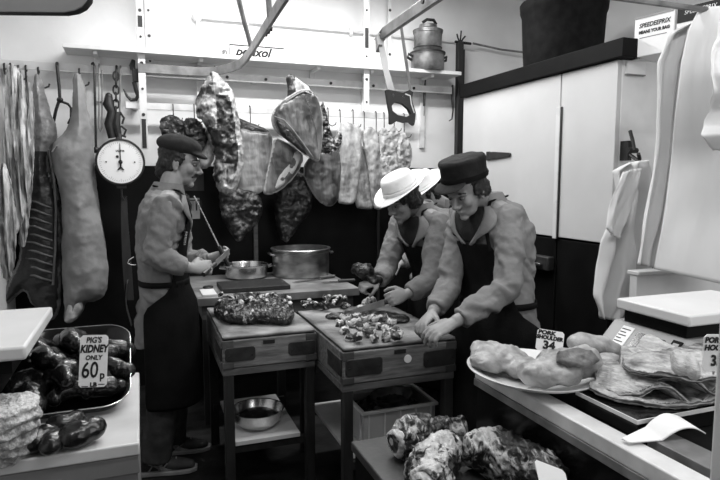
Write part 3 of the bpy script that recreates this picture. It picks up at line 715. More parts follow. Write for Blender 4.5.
# ================================================================ PREP TABLE WITH JOINTS
PZ = .655
t = thing('prep_table', 'low dark wooden table in front carrying three meat joints', 'table', (.85,1.4,0))
MB().box(.615,.985,.72,1.735,PZ-.03,PZ).build('table_top', mat('grey worn table top', .05, .5, dark=.028, scale=10, bump=.1), t, bevel=.004)
MB().box(.625,.975,.74,1.72,PZ-.16,PZ-.032).build('table_apron', M['black'], t)
for x in (.63,.925):
    for y in (.75,1.66): MB().box(x,x+.05,y,y+.05,0,PZ-.16).build('leg', M['leg'], t)
# right part of the top runs under the meat up to the counter
def joint(label, spine, radii, seed, flat=.8, m='lamb', fatdir=None, facecol=None):
    k = MB()
    for (p, q) in zip(spine[:-1], spine[1:]): pass
    k.tube(spine, radii, 14, True, flat, (0,0,1))
    r = org(k, .0045, 1, lambda p: .016*fnoise(p, 12, seed)+.009*(1-2*abs(fnoise(p, 22, seed+2)))+.004*fnoise(p, 60, seed+4))
    ax = V(spine[-1])-V(spine[0]); L2 = ax.dot(ax)
    r.a = [fatdir[0]+(fatdir[1]-fatdir[0])*min(1,max(0,(p-V(spine[0])).dot(ax)/L2))+.55*fnoise(p, 8, seed) for p in r.v]
    o = tag(r.build('meat_joint', M[m], None), label, 'meat')
    rnd = random.Random(seed); a0, a1 = V(spine[0]), V(spine[1]); dv = (a0-a1).normalized(); sd = dv.cross(Z).normalized(); uu = sd.cross(dv)
    cen = a0+dv*.004; rr_ = radii[0]*.82
    poly = [(rr_*(1+.12*math.sin(3*q+seed))*math.cos(q), rr_*(1+.12*math.sin(3*q+seed))*math.sin(q)) for q in np.linspace(0,2*PI,17)[:-1]]
    puff(poly, .014, .014, frame(cen, sd, uu, dv), .004, lambda a,b,d,c: (.85 if d < .012 else .18+(.7 if math.hypot(a-.012,b) < .011 else 0)+.3*fnoise((a,b,0),30,seed)), nz=.004, nsc=40, minT=.4).build('cut_face', M['lamb'], o)
    for i in range(4):
        q = a0.lerp(V(spine[-1]), .15+.2*i); w = radii[min(i+1,len(radii)-1)]
        pts = [q+Z*(w*flat*.86)+sd*(w*(-.5+.25*j)*rnd.uniform(.7,1.2))-dv*(.02*j)+Z*(-.010*abs(j-2)) for j in range(5)]
        MB().tube(pts, [.003,.007,.009,.007,.003], 8).build('fat_seam', M['pork'], o)
    return o
z1 = PZ+.058
s0, s1, s2 = AT(398,442,z=z1), AT(425,434,z=z1), AT(462,430,z=z1)
joint('left meat joint with cut bony end, farthest on low table', [s0, s0.lerp(s1,.5), s1, s1.lerp(s2,.5), s2], [.052,.066,.06,.05,.034], 1, .9, 'lamb', (.62,.12))
s0, s1, s2 = AT(430,474,z=z1-.0), AT(440,458,z=z1), AT(446,444,z=z1)
joint('front meat joint of chopped texture, nearest on low table', [AT(424,490,z=z1), s0, s1, s2], [.055,.068,.06,.04], 4, .9, 'mince', (.5,.45))
s0, s1, s2 = AT(474,447,z=z1+.0), AT(510,457,z=z1+.02), AT(562,479,z=z1+.045)
joint('long meat joint with white fat edge beside the black counter', [s0, s0.lerp(s1,.4), s1, s1.lerp(s2,.5), s2], [.05,.066,.062,.05,.03], 8, .85, 'lamb', (.72,.02))
None and tag(puff(smoothpoly([(-.03,-.10),(.03,-.09),(.035,0),(.03,.09),(-.025,.08),(-.03,0)]), .012, .014, frame(AT(484,462,z=z1+.005), V((.8,-.5,.55)).normalized(), V((.35,.2,.9)).normalized().cross(V((.8,-.5,.55)).normalized()).normalized(), V((-.5,-.5,.6)).normalized()), .005, lambda a,b,d,c: .9, bend=lambda a,b: .01*math.sin(a*90)).build('fat_flap', M['lamb'], None), 'white flap of fat folded over the long joint', 'meat')
lump([(AT(437,447,z=z1+.01),(.02,.03,.03),(0,0,20))], .004, 'beefdk', 'meat_scrap', 'dark lean scrap wedged between two joints on low table', 'meat', lambda p: .1, dp(.003,30,3))
price_card('blank white card lying on the long joint, bottom edge', AT(553,480,d=1.30), V((.86,-.40,-.35)).normalized(), V((.12,.55,.75)).normalized(), .072, .064, [])

# ================================================================ LEFT COUNTER
KZ = .90
t = thing('display_counter', 'white topped counter at lower left with kidney tray', 'counter', (-.4,1.66,0))
MB().box(-.80,-.02,1.395,1.93,KZ-.03,KZ).build('counter_top', M['counter'], t, bevel=.004)
MB().box(-.80,-.022,1.40,1.92,KZ-.075,KZ-.032).build('top_band', M['cfront'], t, bevel=.002)
MB().box(-.80,-.026,1.405,1.91,0,KZ-.077).build('counter_body', M['cfront'], t)
MB().box(-.80,-.18,1.398,1.402,KZ-.064,KZ-.060).build('front_seam', M['greysteel'], t)
# tilted tray of kidneys
tc = V((-.188,1.765,KZ+.072)); tv = V((0,1,.38)).normalized(); tn = V((0,-.38,1)).normalized(); tf = frame(tc, X, tv, tn)
t = thing('display_tray', 'dark tilted tray heaped with kidneys, thin bright rim', 'tray', (tc.x,tc.y,KZ))
w, h = .147, .185
def rr(w, h, r, z, n=6):
    o = []
    for cx_, cy_, a0 in ((w-r,h-r,0),(-w+r,h-r,90),(-w+r,-h+r,180),(w-r,-h+r,270)):
        for i in range(n+1):
            a = math.radians(a0+90*i/n); o.append(tf @ V((cx_+r*math.cos(a), cy_+r*math.sin(a), z)))
    return o
MB().loft([rr(w*.8,h*.8,.05,-.03), rr(w*.97,h*.97,.07,.018), rr(w,h,.07,.022), rr(w*.955,h*.955,.07,.018), rr(w*.78,h*.78,.05,-.024)]).build('tray_body', M['gloss'], t)
rim = rr(w,h,.07,.022); MB().tube(rim+[rim[0]], .0016, 6).build('tray_rim', M['steel'], t)
MB().loft([[V((tc.x-.1,y,KZ+.001)),V((tc.x+.1,y,KZ+.001)),V((tc.x+.1,y,zz)),V((tc.x-.1,y,zz))] for y, zz in ((1.72,KZ+.02),(1.88,KZ+.085))]).build('tray_wedge', M['black'], t)
def kidney(p, a, s, label, rotx=20, bean=1):
    k = MB(); r = math.radians
    R = Matrix.Translation(p) @ Euler((r(rotx),0,r(a))).to_matrix().to_4x4()
    pts = [R @ V((s*x, s*y, s*z)) for x,y,z in ((-.034,-.010,0),(-.022,.006,.002),(0,.012,.003),(.022,.006,.002),(.034,-.010,0))]
    k.tube(pts, [s*.014,s*.024,s*.025,s*.024,s*.014], 12)
    k.ell((0,0,0), (s*.02,)*3, Matrix.Translation(pts[0])); k.ell((0,0,0), (s*.02,)*3, Matrix.Translation(pts[-1]))
    q = org(k, .005, 2, lambda p: .002*fnoise(p, 40, a)); q.a = [.3+.3*fnoise(p, 12, a) for p in q.v]
    return tag(q.build('kidney', M['offal'], None), label, 'kidney', 'kidneys in the tray' if label.startswith('dark glossy kidney in') else None)
random.seed(3)
gl = 'dark glossy kidney in the tilted tray'
pos = [(-.09,.10),(-.03,.11),(.05,.10),(.10,.06),(-.10,.035),(-.04,.04),(.03,.035),(.10,-.02),(-.09,-.05),(-.03,-.045),(.045,-.05),(-.075,-.11),(.0,-.11),(.075,-.10)]
for i, (a, b) in enumerate(pos):
    kidney(tf @ V((a, b, .012+.008*random.random())), random.uniform(0,180), random.uniform(1.05,1.35), gl)
for i, (a, b) in enumerate(((-.06,0.0),(.06,.0),(.0,.075),(.0,-.075))):
    kidney(tf @ V((a, b, .052)), random.uniform(0,180), 1.2, gl)
# label
pl = AT(93.5,361,d=1.50); cu = V((.97,-.1,-.04)).normalized(); cv = V((.08,.22,.95)).normalized(); cv = (cv-cu*cv.dot(cu)).normalized()
price_card("white card reading PIG'S KIDNEY ONLY 60p LB in the kidney tray", pl, cu, cv, .066, .130, [("PIG'S",.020,-.001,.052,.15,.0006,.85),('KIDNEY',.026,0,.030,.2,.0012,.70),('ONLY',.016,.0,.008,.15,.0006,.9),('60',.056,-.008,-.024,.05,.0008,.72),('p',.028,.022,-.036,0,.0008,.85),('LB',.014,.002,-.059,0,.0008,1.1),('—',.014,-.018,-.062,0,.0006,1),('—',.014,.021,-.058,0,.0006,1)])
# offal on the counter front
def liver(label, px, s, seed):
    p = AT(px[0], px[1], z=KZ+.028*s)
    return lump([(p,(.045*s,.036*s,.03*s),(0,0,seed*40)),(p+V((.028*s,.012,.004)),(.032*s,.03*s,.026*s),(0,0,30))], .0045, 'offal', 'liver_piece', label, 'offal', lambda q: .35+.3*fnoise(q, 12, seed), dp(.003,25,seed))
liver('glossy dark offal lump at right end of counter front', (77,434), 1.05, 1)
liver('round glossy offal piece in the middle of the counter front row', (52,442), .85, 2)
liver('dark offal piece beside the white tripe on the left counter', (32,440), .95, 3)
liver('offal piece tucked behind the front row under kidney tray', (62,425), .9, 4)
# tripe
p = AT(1,432,z=KZ+.06)
k = MB().lathe(p+V((0,0,-.06)), [(.04,0),(.052,.01),(.066,.05),(.078,.085),(.075,.115),(.055,.128),(.03,.13)], 40)
r = org(k, .0035, 1, lambda q: .007*fnoise(q, 26, 2) + .004*math.sin((q.z*260)+3*fnoise(q,12,5)) + .0035*fnoise(q,75,4))
r.a = [.5+(.25 if q.z > KZ+.1 else -.02)+.25*fnoise(q,30,6) for q in r.v]
tag(r.build('tripe', M['honeycomb'], None), 'pale honeycomb tripe heaped in a cup shape on left counter', 'tripe')
# scale
t = thing('counter_scale', 'dark scale with white platform at the left edge', 'scale', (-.5,1.62,KZ))
MB().box(-.66,-.232,1.36,1.77,1.128,1.158).build('platform', M['poly'], t, bevel=.006)
MB().box(-.62,-.27,1.42,1.73,1.085,1.126).build('platform_support', M['black'], t)
MB().box(-.70,-.345,1.50,1.86,KZ+.002,1.085).build('housing', M['gloss'], t, bevel=.012)
MB().box(-.70,-.30,1.46,1.75,1.03,1.083).build('housing_brow', M['black'], t, bevel=.008)
MB().box(-.60,-.38,1.495,1.5,.95,1.02).build('display_window', M['black'], t)

# hanging board, top left foreground
t = thing('hanging_board', 'grey round cornered board hanging in the top left corner', 'board', (-.25,1.3,1.85))
a = AT(92,0,d=1.3); b = AT(0,10,d=1.3); c = AT(80,12,d=1.3)
u = rt; fm = frame(AT(0,12,d=1.3), rt, Z, -V((fw.x,fw.y,0)).normalized())
W = (92)*1.3/F
pl_ = [(-.25,.0),(W*.72,-.004),(W*.84,.0),(W*.92,.008),(W*.98,.022),(W*1.0,.045),(W*1.02,.2),(-.25,.2)]
MB().prism(pl_, fm, -.012, .012).build('board', M['greyp'], t, bevel=.002)
MB().tube([fm @ V((p[0],p[1],0)) for p in pl_[:6]], .004, 6, flat=3).build('dark_edge', M['iron'], t)
for x in (-.1, .1): MB().tube([fm @ V((x,.2,0)), V((fm @ V((x,.2,0))).to_tuple()[:2]+(3.05,))], .003, 6).build('hanging_wire', M['iron'], t)
# ================================================================ HANGING MEAT
def hung(name, label, px, y, T, R, m, seed=0, fat=None, disp=None, bend=None, vox=.008, nz=.006, nsc=12, cat='meat', minT=.2, sm=1, parent=None, group=None):
    poly, fm = wallpoly(px, y)
    poly = [(a*(1+.013/max(.03,math.hypot(a,b))), b*(1+.013/max(.03,math.hypot(a,b)))) for a, b in poly] if not parent else poly
    o = puff(smoothpoly(poly, sm), T, R, fm, vox, fat or (lambda a,b,d,c: .5+.3*fnoise((a,b,0),8,seed)), disp, bend, 2, minT, seed, nz, nsc).build(name, M[m], parent)
    return o if parent else tag(o, label, cat, group)
# --- pale caul at the far left
rid = lambda f, s, amp: (lambda a,b,c: amp*math.sin(a*f+4*fnoise((a*.6,b*.35,0),5,s)) + amp*.6*math.sin(a*f*2.3+5*fnoise((a,b*.5,1),5,s)))
hung('caul_fat', 'pale ropey caul fat bundle hanging at the far left edge', [(7,68),(14,66),(21,72),(27,100),(31,140),(32,175),(27,205),(20,228),(10,238),(6,225),(5,180),(5,120)], 4.00, .045, .05, 'tripe', 1, lambda a,b,d,c: .5+.5*fnoise((a*3,b*.4,0),9,1), rid(170,1,.016), nz=.006)
hung('caul_fat', 'narrow caul strip beside the pig leg, behind the ropey bundle', [(25,84),(31,84),(34,110),(34,150),(31,200),(26,245),(20,245),(19,200),(22,140)], 4.09, .025, .03, 'tripe', 2, None, rid(200,2,.010))
hung('caul_fat', 'lower ragged caul end hanging at the left edge', [(0,165),(6,165),(14,200),(16,250),(10,282),(2,272),(0,230)], 3.88, .03, .04, 'tripe', 3, lambda a,b,d,c: .45+.5*fnoise((a*3,b*.5,0),9,3), rid(160,3,.016))
# --- two sides of pork
RX = 4.20
pl = [(74,74),(80,74),(84,82),(86,100),(90,118),(93,132),(94,150),(95,170),(97,190),(101,220),(106,250),(109,275),(106,293),(97,301),(85,302),(83,312),(74,322),(64,322),(65,305),(63,285),(62,250),(62,215),(61,195),(57,180),(53,165),(51,150),(55,141),(66,133),(71,120),(73,100)]
def pigfat(a, b, d, c): return .62+.25*fnoise((a,b,0),6,4)
poly, fm = wallpoly(pl, RX)
t = thing('pig_carcass', 'side of pork hanging skin outwards beside the dial scale', 'carcass', (fm.translation.x, RX, .55))
puff(smoothpoly(poly), .12, .13, fm, .009, pigfat, None, None, 2, .25, 4, .01, 6).build('carcass', M['pig'], t)
def folds(pts, y, r, m, name, parent):
    MB().tube([AT(a,b,y=y) for a,b in pts], r, 6).build(name, M[m], parent)
folds([(52,152),(56,146),(63,145),(70,148)], RX-.085, .005, 'pig', 'skin_fold', t)
hung('x', '', [(69,302),(82,300),(83,310),(74,322),(63,323),(66,312)], RX-.07, .03, .03, 'pork', 6, lambda a,b,d,c: .9, parent=t).name = 'ear_flap'
pl = [(34,74),(40,75),(45,92),(50,112),(57,128),(57,142),(52,150),(49,165),(56,185),(61,205),(62,240),(62,285),(60,312),(52,321),(44,316),(36,306),(30,302),(26,288),(18,295),(10,303),(5,304),(4,297),(8,283),(16,268),(21,255),(19,235),(22,212),(28,190),(32,165),(31,140),(32,110)]
poly, fm = wallpoly(pl, 4.26)
t = thing('pig_carcass', 'side of pork hanging cut side out, dark rib cavity showing', 'carcass', (fm.translation.x, 4.26, .55))
def cav(px, py): return AT(px, py, y=4.26)
c0 = fm.inverted() @ AT(44,232,y=4.26)
def leftfat(a, b, d, c):
    pz = b + fm.translation.z
    ztop = AT(40,152,y=4.26).z
    if c > 0 and d > .018 and pz < ztop: return .12+.25*fnoise((a,b,0),10,5)
    return .85 if pz > ztop-.3 else .55
mm_ = meat('pork inner side', .022, .2, .36, 9, .5, .1, .4)
def carve(a, b, c):
    pz = b + fm.translation.z
    return 0
puff(smoothpoly(poly), .085, .09, fm, .008, leftfat, None, None, 2, .3, 5, .008, 9).build('carcass', mm_, t)
for i in range(10):
    y0 = 203 + i*8.2
    pts = [(28-i*.4,y0-2),(35,y0-1),(43,y0+2),(51+i*.3,y0+5)]
    P_ = [AT(a,b,y=4.26-.088) for a,b in pts]
    P_[0].y += .02; P_[3].y += .015
    MB().tube(P_, [.005,.008,.008,.006], 8).build('rib', M['rib'], t)
MB().tube([AT(a,b,y=4.26-.075) for a,b in ((49,150),(54,180),(56,210),(55,250),(53,285))], .008, 8).build('backbone_edge', M['porkstrip'], t)

# --- beef and other joints
def beeffat(a, b, d, c):
    n = fnoise((a,b,0),13,11)
    if c < -.2: return .6+.3*n
    if b > .24 and a > -.05: return .95+.5*n                         # knuckle end
    if a > .035 and d < .045: return .85+.5*n                        # pale rim down the right side
    if b < -.22: return .45+.8*n
    if b > .02 and a < -.03: return .52+.6*n                         # grey membrane
    return .12+.7*n
pl = [(213,72),(219,78),(228,86),(233,97),(237,115),(239,135),(242,150),(241,170),(237,185),(230,193),(222,193),(217,186),(214,170),(216,150),(211,132),(205,122),(198,117),(197,104),(201,90),(208,80)]
hung('beef_joint', 'long ragged beef joint hanging from the curved track, right of moustached man', pl, 4.16, .075, .07, 'beef', 11, beeffat, None, nz=.018, nsc=16)
hung('beef_joint', 'pale fatty beef piece hanging just above the moustached man cap', [(208,122),(215,124),(217,140),(213,157),(209,167),(200,166),(199,155),(205,145)], 4.29, .04, .035, 'beef', 12, lambda a,b,d,c: .72+.5*fnoise((a,b,0),10,12), nz=.01)
hung('beef_joint', 'dark lower beef end hanging under the long ragged joint', [(221,188),(235,188),(246,192),(258,195),(262,210),(255,224),(246,231),(240,241),(234,236),(228,225),(222,212)], 4.18, .06, .05, 'beefdk', 13, lambda a,b,d,c: .32+.5*fnoise((a,b,0),12,13), nz=.018, nsc=14)
hung('beef_joint', 'small dark meat piece hanging behind moustached man cap', [(164,118),(172,116),(180,121),(188,128),(186,142),(176,146),(164,136),(161,126)], 4.26, .04, .03, 'beefdk', 14, lambda a,b,d,c: .3+.4*fnoise((a,b,0),14,14), nz=.015, nsc=20)
hung('beef_joint', 'dark ragged meat scrap hanging left of the long beef joint', [(184,121),(194,119),(203,128),(206,142),(199,152),(192,148),(184,138)], 4.26, .04, .03, 'beefdk', 15, lambda a,b,d,c: .28+.4*fnoise((a,b,0),14,15), nz=.016, nsc=20)
hl = lambda s, e=.02, lo=.35: (lambda a,b,d,c: (.95 if d < e*.5 else lo+.5*fnoise((a,b,0),4,s)))
hung('flank', 'squarish pale flank hanging by the long beef joint', [(239,129),(246,131),(258,134),(270,133),(271,150),(268,170),(264,188),(256,193),(247,195),(240,196),(238,175),(237,150)], 4.24, .035, .05, 'hide', 16, lambda a,b,d,c: .45+.35*fnoise((a,b,0),4,16)+(.3 if b < -.17 else 0), bend=lambda a,b: .02*math.sin(a*14), nz=.006)
hung('shank', 'dark tapering shank lying across the top of the flank', [(235,117),(242,120),(256,126),(268,130),(267,135),(254,134),(240,131),(235,125)], 4.28, .03, .025, 'beefdk', 17, lambda a,b,d,c: .2)
fl = hung('flank', 'narrow flank panel with dark slots under the big flank', [(274,139),(283,143),(296,150),(303,158),(296,172),(285,184),(275,192),(266,194),(264,190),(268,170),(272,152)], 4.20, .035, .05, 'hide', 18, hl(18,.02,.42), bend=lambda a,b: .03*math.sin(a*12+1), nz=.006)
hung('fat_panel', '', [(297,149),(302,152),(298,166),(290,178),(281,187),(274,190),(278,178),(286,165)], 4.145, .010, .02, 'hide', 19, lambda a,b,d,c: .05 if (math.hypot(a-.03,(b-.06)*.7) < .022 or math.hypot(a+.045,b+.06) < .014) else 1.0, vox=.006, nz=.003, parent=fl)
BF = [(274,112),(282,103),(292,96),(303,90),(312,93),(318,102),(321,118),(321,135),(320,150),(318,162),(309,156),(298,146),(287,138),(277,131),(273,122)]
bf = hung('flank', 'big dark rounded flank hanging highest, pale rim along its edge', BF, 4.10, .05, .09, 'hidedk', 20, lambda a,b,d,c: (1.0 if d < .007 else .36+.35*fnoise((a,b,0),3.5,20)), nz=.006)
hung('fold', '', [(275,118),(283,123),(293,134),(303,147),(309,157),(299,151),(288,142),(279,132)], 4.055, .02, .02, 'beefdk', 25, lambda a,b,d,c: .1, parent=bf, vox=.006).name = 'dark_fold'
def seam(pts, y, r, par, m='pork'):
    P_ = [AT(a,b,y=y) for a,b in pts]; MB().tube(P_, [r*.6]+[r]*(len(P_)-2)+[r*.5], 6).build('fat_seam', M[m], par)
seam([(274,116),(284,120),(293,130),(303,143),(313,157)], 4.035, .005, bf)
seam([(289,142),(299,151),(309,158)], 4.035, .004, bf)
seam([(286,101),(296,95),(304,91),(311,94)], 4.06, .006, bf)
seam([(305,97),(311,112),(316,130),(318,150)], 4.048, .003, bf, 'hide')
hung('shank', 'bony shank end sticking up above the big flank', [(287,77),(292,75),(297,81),(306,86),(310,92),(304,97),(296,95),(292,100),(288,108),(285,104),(290,92),(288,84)], 4.175, .03, .02, 'beef', 21, lambda a,b,d,c: .25+.5*(a > .0)+.4*fnoise((a,b,0),16,21), vox=.006, nz=.006)
hung('flank', 'dark pointed flank below and right of the big flank', [(318,152),(330,148),(338,147),(340,165),(339,185),(337,200),(329,206),(319,200),(311,188),(304,172),(308,160)], 4.24, .045, .06, 'hidedk', 22, hl(22,.008,.30), nz=.006)
hung('lean_beef', 'very dark lean beef hanging above the big stock pot', [(279,184),(288,172),(300,172),(309,186),(311,205),(306,216),(297,224),(290,238),(283,241),(278,228),(276,205)], 4.31, .06, .05, 'beefdk', 23, lambda a,b,d,c: .22+.45*fnoise((a*1.5,b*.6,0),14,23), nz=.014, nsc=14)
hung('fat_scrap', 'ragged fatty scraps hanging between big flank and pork strips', [(322,100),(326,112),(329,128),(333,140),(338,128),(341,140),(334,152),(325,153),(321,148),(322,125)], 4.22, .03, .02, 'beef', 24, lambda a,b,d,c: .35+.7*fnoise((a,b,0),22,24), vox=.006, nz=.014, nsc=28)
# pork strips on the lower rail
ps = lambda s, lo=.6: (lambda a,b,d,c: lo+.35*fnoise((a*2,b*.5,0),9,s))
bm_ = lambda f, s: (lambda a,b: .012*math.sin(b*f+s))
hung('pork_strip', 'widest pale pork belly strip, leftmost on the lower rail', [(340,124),(345,123),(352,126),(360,126),(360,150),(358,180),(356,202),(346,203),(337,201),(338,165)], 4.24, .022, .03, 'porkstrip', 31, ps(31,.68), bend=bm_(10,1), nz=.005)
hung('pork_strip', 'second pork strip, half behind the widest one', [(360,146),(364,148),(370,160),(374,185),(374,207),(365,208),(355,206),(357,180)], 4.30, .022, .03, 'porkstrip', 32, ps(32,.55), nz=.006)
hung('pork_strip', 'long pork strip with ragged top, left of the white hat', [(364,130),(370,128),(377,133),(379,150),(382,180),(383,206),(378,209),(373,206),(370,180),(368,160),(363,148)], 4.25, .025, .025, 'porkstrip', 33, ps(33,.6), nz=.008)
hung('pork_strip', 'ragged pork strip hanging directly above the white hat', [(379,134),(384,128),(389,136),(394,145),(396,165),(397,181),(390,184),(382,178),(380,160)], 4.25, .028, .022, 'porkstrip', 34, ps(34,.75), nz=.012, nsc=22)
hung('pork_strip', 'short pork strip second from the right on lower rail', [(390,131),(395,127),(398,137),(398,160),(396,172),(391,165),(388,148)], 4.305, .026, .02, 'porkstrip', 35, ps(35,.75), nz=.012, nsc=22)
hung('pork_strip', 'rightmost ragged pork strip under the bone saw', [(399,138),(404,133),(408,140),(411,153),(408,170),(404,178),(398,180),(397,160)], 4.25, .028, .02, 'porkstrip', 36, ps(36,.75), nz=.012, nsc=22)

# --- hooks
HK = [(4,64,70,'hook at far left end of the upper rail'),(10,64,70,'second hook from the left end of upper rail'),(18,66,74,'thick hook over the caul fat bundle'),(25.5,66,86,'thin hook holding the narrow caul strip'),(38,68,82,'hook through the trotter of the cut open pork side'),(79,69,80,'hook through the trotter of the skin side pork'),(215,67,80,'hook holding the long ragged beef joint'),(292,80,88,'hook holding the big flank by its shank')]
for px, a, b, l in HK: hook('meat_hook', px, a, b+6, 4.385 if b < 90 else 4.385, 'dark '+l, .006)
for px, a, b, l in [(173,105,122,'small meat piece behind the cap'),(194,105,123,'ragged scrap left of the long joint'),(250,106,128,'squarish pale flank'),(328,108,126,'fatty scraps'),(340,110,126,'widest pork strip, left side'),(353,110,128,'widest pork strip, right side'),(364,112,134,'long ragged pork strip'),(376,112,136,'long pork strip, right side'),(384,113,132,'pork strip above the white hat'),(394,113,132,'short pork strip'),(404,114,138,'rightmost pork strip')]:
    hook('meat_hook', px, a, b, 4.36, 'thin dark hook on the lower rail holding the '+l, .0035)
# --- tackle on the upper rail
def P4(a, b, y=4.36): return AT(a, b, y=y)
t = thing('gambrel', 'black gambrel hook with triangular frame between the pork legs', 'gambrel', P4(62,122))
MB().tube([P4(57,63,4.39),P4(57,66),P4(59,85),P4(60,100)], .010, 8).build('shank', M['iron'], t)
MB().tube([P4(60,98),P4(56,110),P4(53,124)], .010, 8).build('arm', M['iron'], t)
MB().tube([P4(60,101),P4(68,104),P4(71,108),P4(71,118),P4(68,124)], .008, 8).build('arm', M['iron'], t)
MB().ell(P4(60,100), (.02,.016,.02)).build('joint', M['iron'], t)
t = thing('long_hook', 'very long black hook hanging left of the dial scale', 'hook', P4(95,155))
MB().tube([P4(92,64,4.40),P4(93,63),P4(94.5,66),P4(95,100),P4(96,148),P4(95,152),P4(92,152)], .008, 8).build('rod', M['iron'], t)
MB().ell(P4(96,150), (.022,.02,.022)).build('knob', M['iron'], t)
t = thing('long_hook', 'thin grey steel double rod hook beside the long black hook', 'hook', P4(100,130))
MB().tube([P4(99,64,4.39),P4(99,68),P4(99,128),P4(100,132),P4(102,128),P4(102,70)], .005, 6).build('rod', M['greysteel'], t)
t = thing('chain_hoist', 'black chain and hoist gear hanging over the dial scale', 'hoist', P4(113,140))
MB().tube([P4(116.5,66,4.39),P4(116.5,70),P4(116.5,78)], .008, 8).build('hook_top', M['iron'], t)
for i in range(6):
    a = P4(116,76+i*7); R = Matrix.Rotation(PI/2*(i%2), 3, 'Z')
    pts = [a+R@V((.018*math.cos(q),0,.03*math.sin(q))) for q in np.linspace(0,2*PI,13)]
    MB().tube(pts, .006, 6).build('chain_link', M['iron'], t)
MB().tube([P4(109,94),P4(108,104),P4(112,112),P4(109,124),P4(112,138)], [.02,.035,.03,.03,.024], 10).build('pulley_block', M['iron'], t)
MB().ell(P4(109,97), (.022,.025,.03)).build('pulley_wheel', M['iron'], t)
MB().tube([P4(117,112),P4(116,124),P4(119,138),P4(116,142)], [.024,.028,.02,.014], 8).build('hook_block', M['iron'], t)
for a, b, c in (((120,112),(124,118),(122,124)),((121,126),(126,130),(124,135)),((113,130),(118,134),(126,137))): MB().tube([P4(*a),P4(*b),P4(*c)], .007, 6).build('loose_chain', M['iron'], t)
t = thing('steel_rod', 'thin grey rod hanging in front of the chain hoist', 'rod', P4(120,130))
MB().tube([P4(120.5,66,4.39),P4(120.5,69),P4(120,100),P4(119,132)], .006, 6).build('rod', M['greysteel'], t)
t = thing('swivel_hook', 'large black swivel hook on the upper rail beside the perforated strap', 'hook', P4(133,100))
MB().tube([P4(133.5,60),P4(132,66),P4(133,70)], [.012,.02,.016], 8).build('eye_plate', M['iron'], t)
MB().box(P4(133,0).x-.022,P4(133,0).x+.022,4.34,4.37,P4(133,82).z,P4(133,69).z).build('swivel_body', M['leg'], t, bevel=.006)
MB().tube([P4(134,82),P4(136,90),P4(138,96),P4(136,99.5),P4(131,100),P4(127,96),P4(123.5,89)], [.014,.014,.013,.012,.011,.009,.004], 8).build('hook', M['iron'], t)
# --- dial scale
DC = AT(120.5, 162, y=4.12); R_ = .142
t = thing('dial_scale', 'round white dial hanging scale with black pointer at left', 'scale', DC-V((0,0,.2)))
vd = -V((DC.x,DC.y,0)).normalized(); du = V((-vd.y,vd.x,0)); du = du if du.x > 0 else -du
fm = frame(DC, du, Z, vd)
MB().lathe((0,0,0), [(R_*.98,-.07),(R_+.006,-.06),(R_+.008,0),(R_+.003,.006),(R_-.004,.006),(R_-.006,.0)], 56, fm).build('case', M['iron'], t)
MB().lathe((0,0,0), [(R_-.005,-.01),(R_-.006,.001),(.001,.0015)], 56, fm).build('dial_face', M['card'], t)
for i in range(60):
    a = 2*PI*i/60; L = .010 if i % 5 else .018
    r0 = R_-.016-L
    m2 = fm @ Matrix.Rotation(a, 4, 'Z')
    if i == 0: kk = MB()
    kk.box(-.0007,.0007,r0,r0+L,.0015,.0025,m2)
kk.build('scale_marks', M['inkgrey'], t)
MB().prism([(-.004,0),(-.0015,.118),(.0015,.118),(.004,0)], fm, .003, .006).build('pointer', M['ink'], t)
MB().prism([(-.004,0),(-.006,-.03),(-.022,-.052),(-.010,-.050),(0,-.042),(.010,-.050),(.022,-.052),(.006,-.03),(.004,0)], fm, .003, .006).build('pointer_tail', M['ink'], t)
MB().lathe((0,0,0), [(.013,.002),(.013,.009),(.004,.011)], 20, fm).build('hub', M['ink'], t)
MB().lathe((-.018,.034,0), [(.009,.002),(.009,.004)], 16, fm).build('maker_mark', M['ink'], t)
for x in (-.085,.085): MB().lathe((x,.0,0), [(.005,.002),(.005,.004)], 12, fm).build('dial_dot', M['ink'], t)
text('SALTER', .016, M['ink'], fm @ V((0,.070,.002)), du, Z, t, bold=.0006)
MB().tube([fm @ V((0,R_,-.03)), fm @ V((0,R_+.03,-.03)), P4(118,139)], .012, 8).build('hanger', M['iron'], t)
MB().box(-.03,.03,-R_-.03,-R_+.01,-.05,-.01,fm).build('hook_boss', M['iron'], t, bevel=.004)
MB().tube([fm @ V((0,-R_-.02,-.03)), fm @ V((0,-R_-.08,-.03)), fm @ V((.012,-R_-.10,-.03)), fm @ V((.022,-R_-.08,-.03))], .006, 8).build('load_hook', M['iron'], t)
t = tag(MB().loft([[P4(a,b,4.16)+V((0,dy,0)) for a,dy in ((x0,-.006),(x1,-.006),(x1,.006),(x0,.006))] for x0,x1,b in ((121,127,196),(121,128,220),(122,131,256),(125,134,300))]).build('leather_strop', M['leg'], None), 'dark strap hanging under the dial scale behind the man', 'strap')
t = tag(MB().tube([AT(a,b,y=4.08) for a,b in ((134,257),(129,260),(128,263),(131,265),(136,265))], .006, 8).build('ring', M['steel'], None), 'small steel ring hanging behind the moustached man back', 'ring')
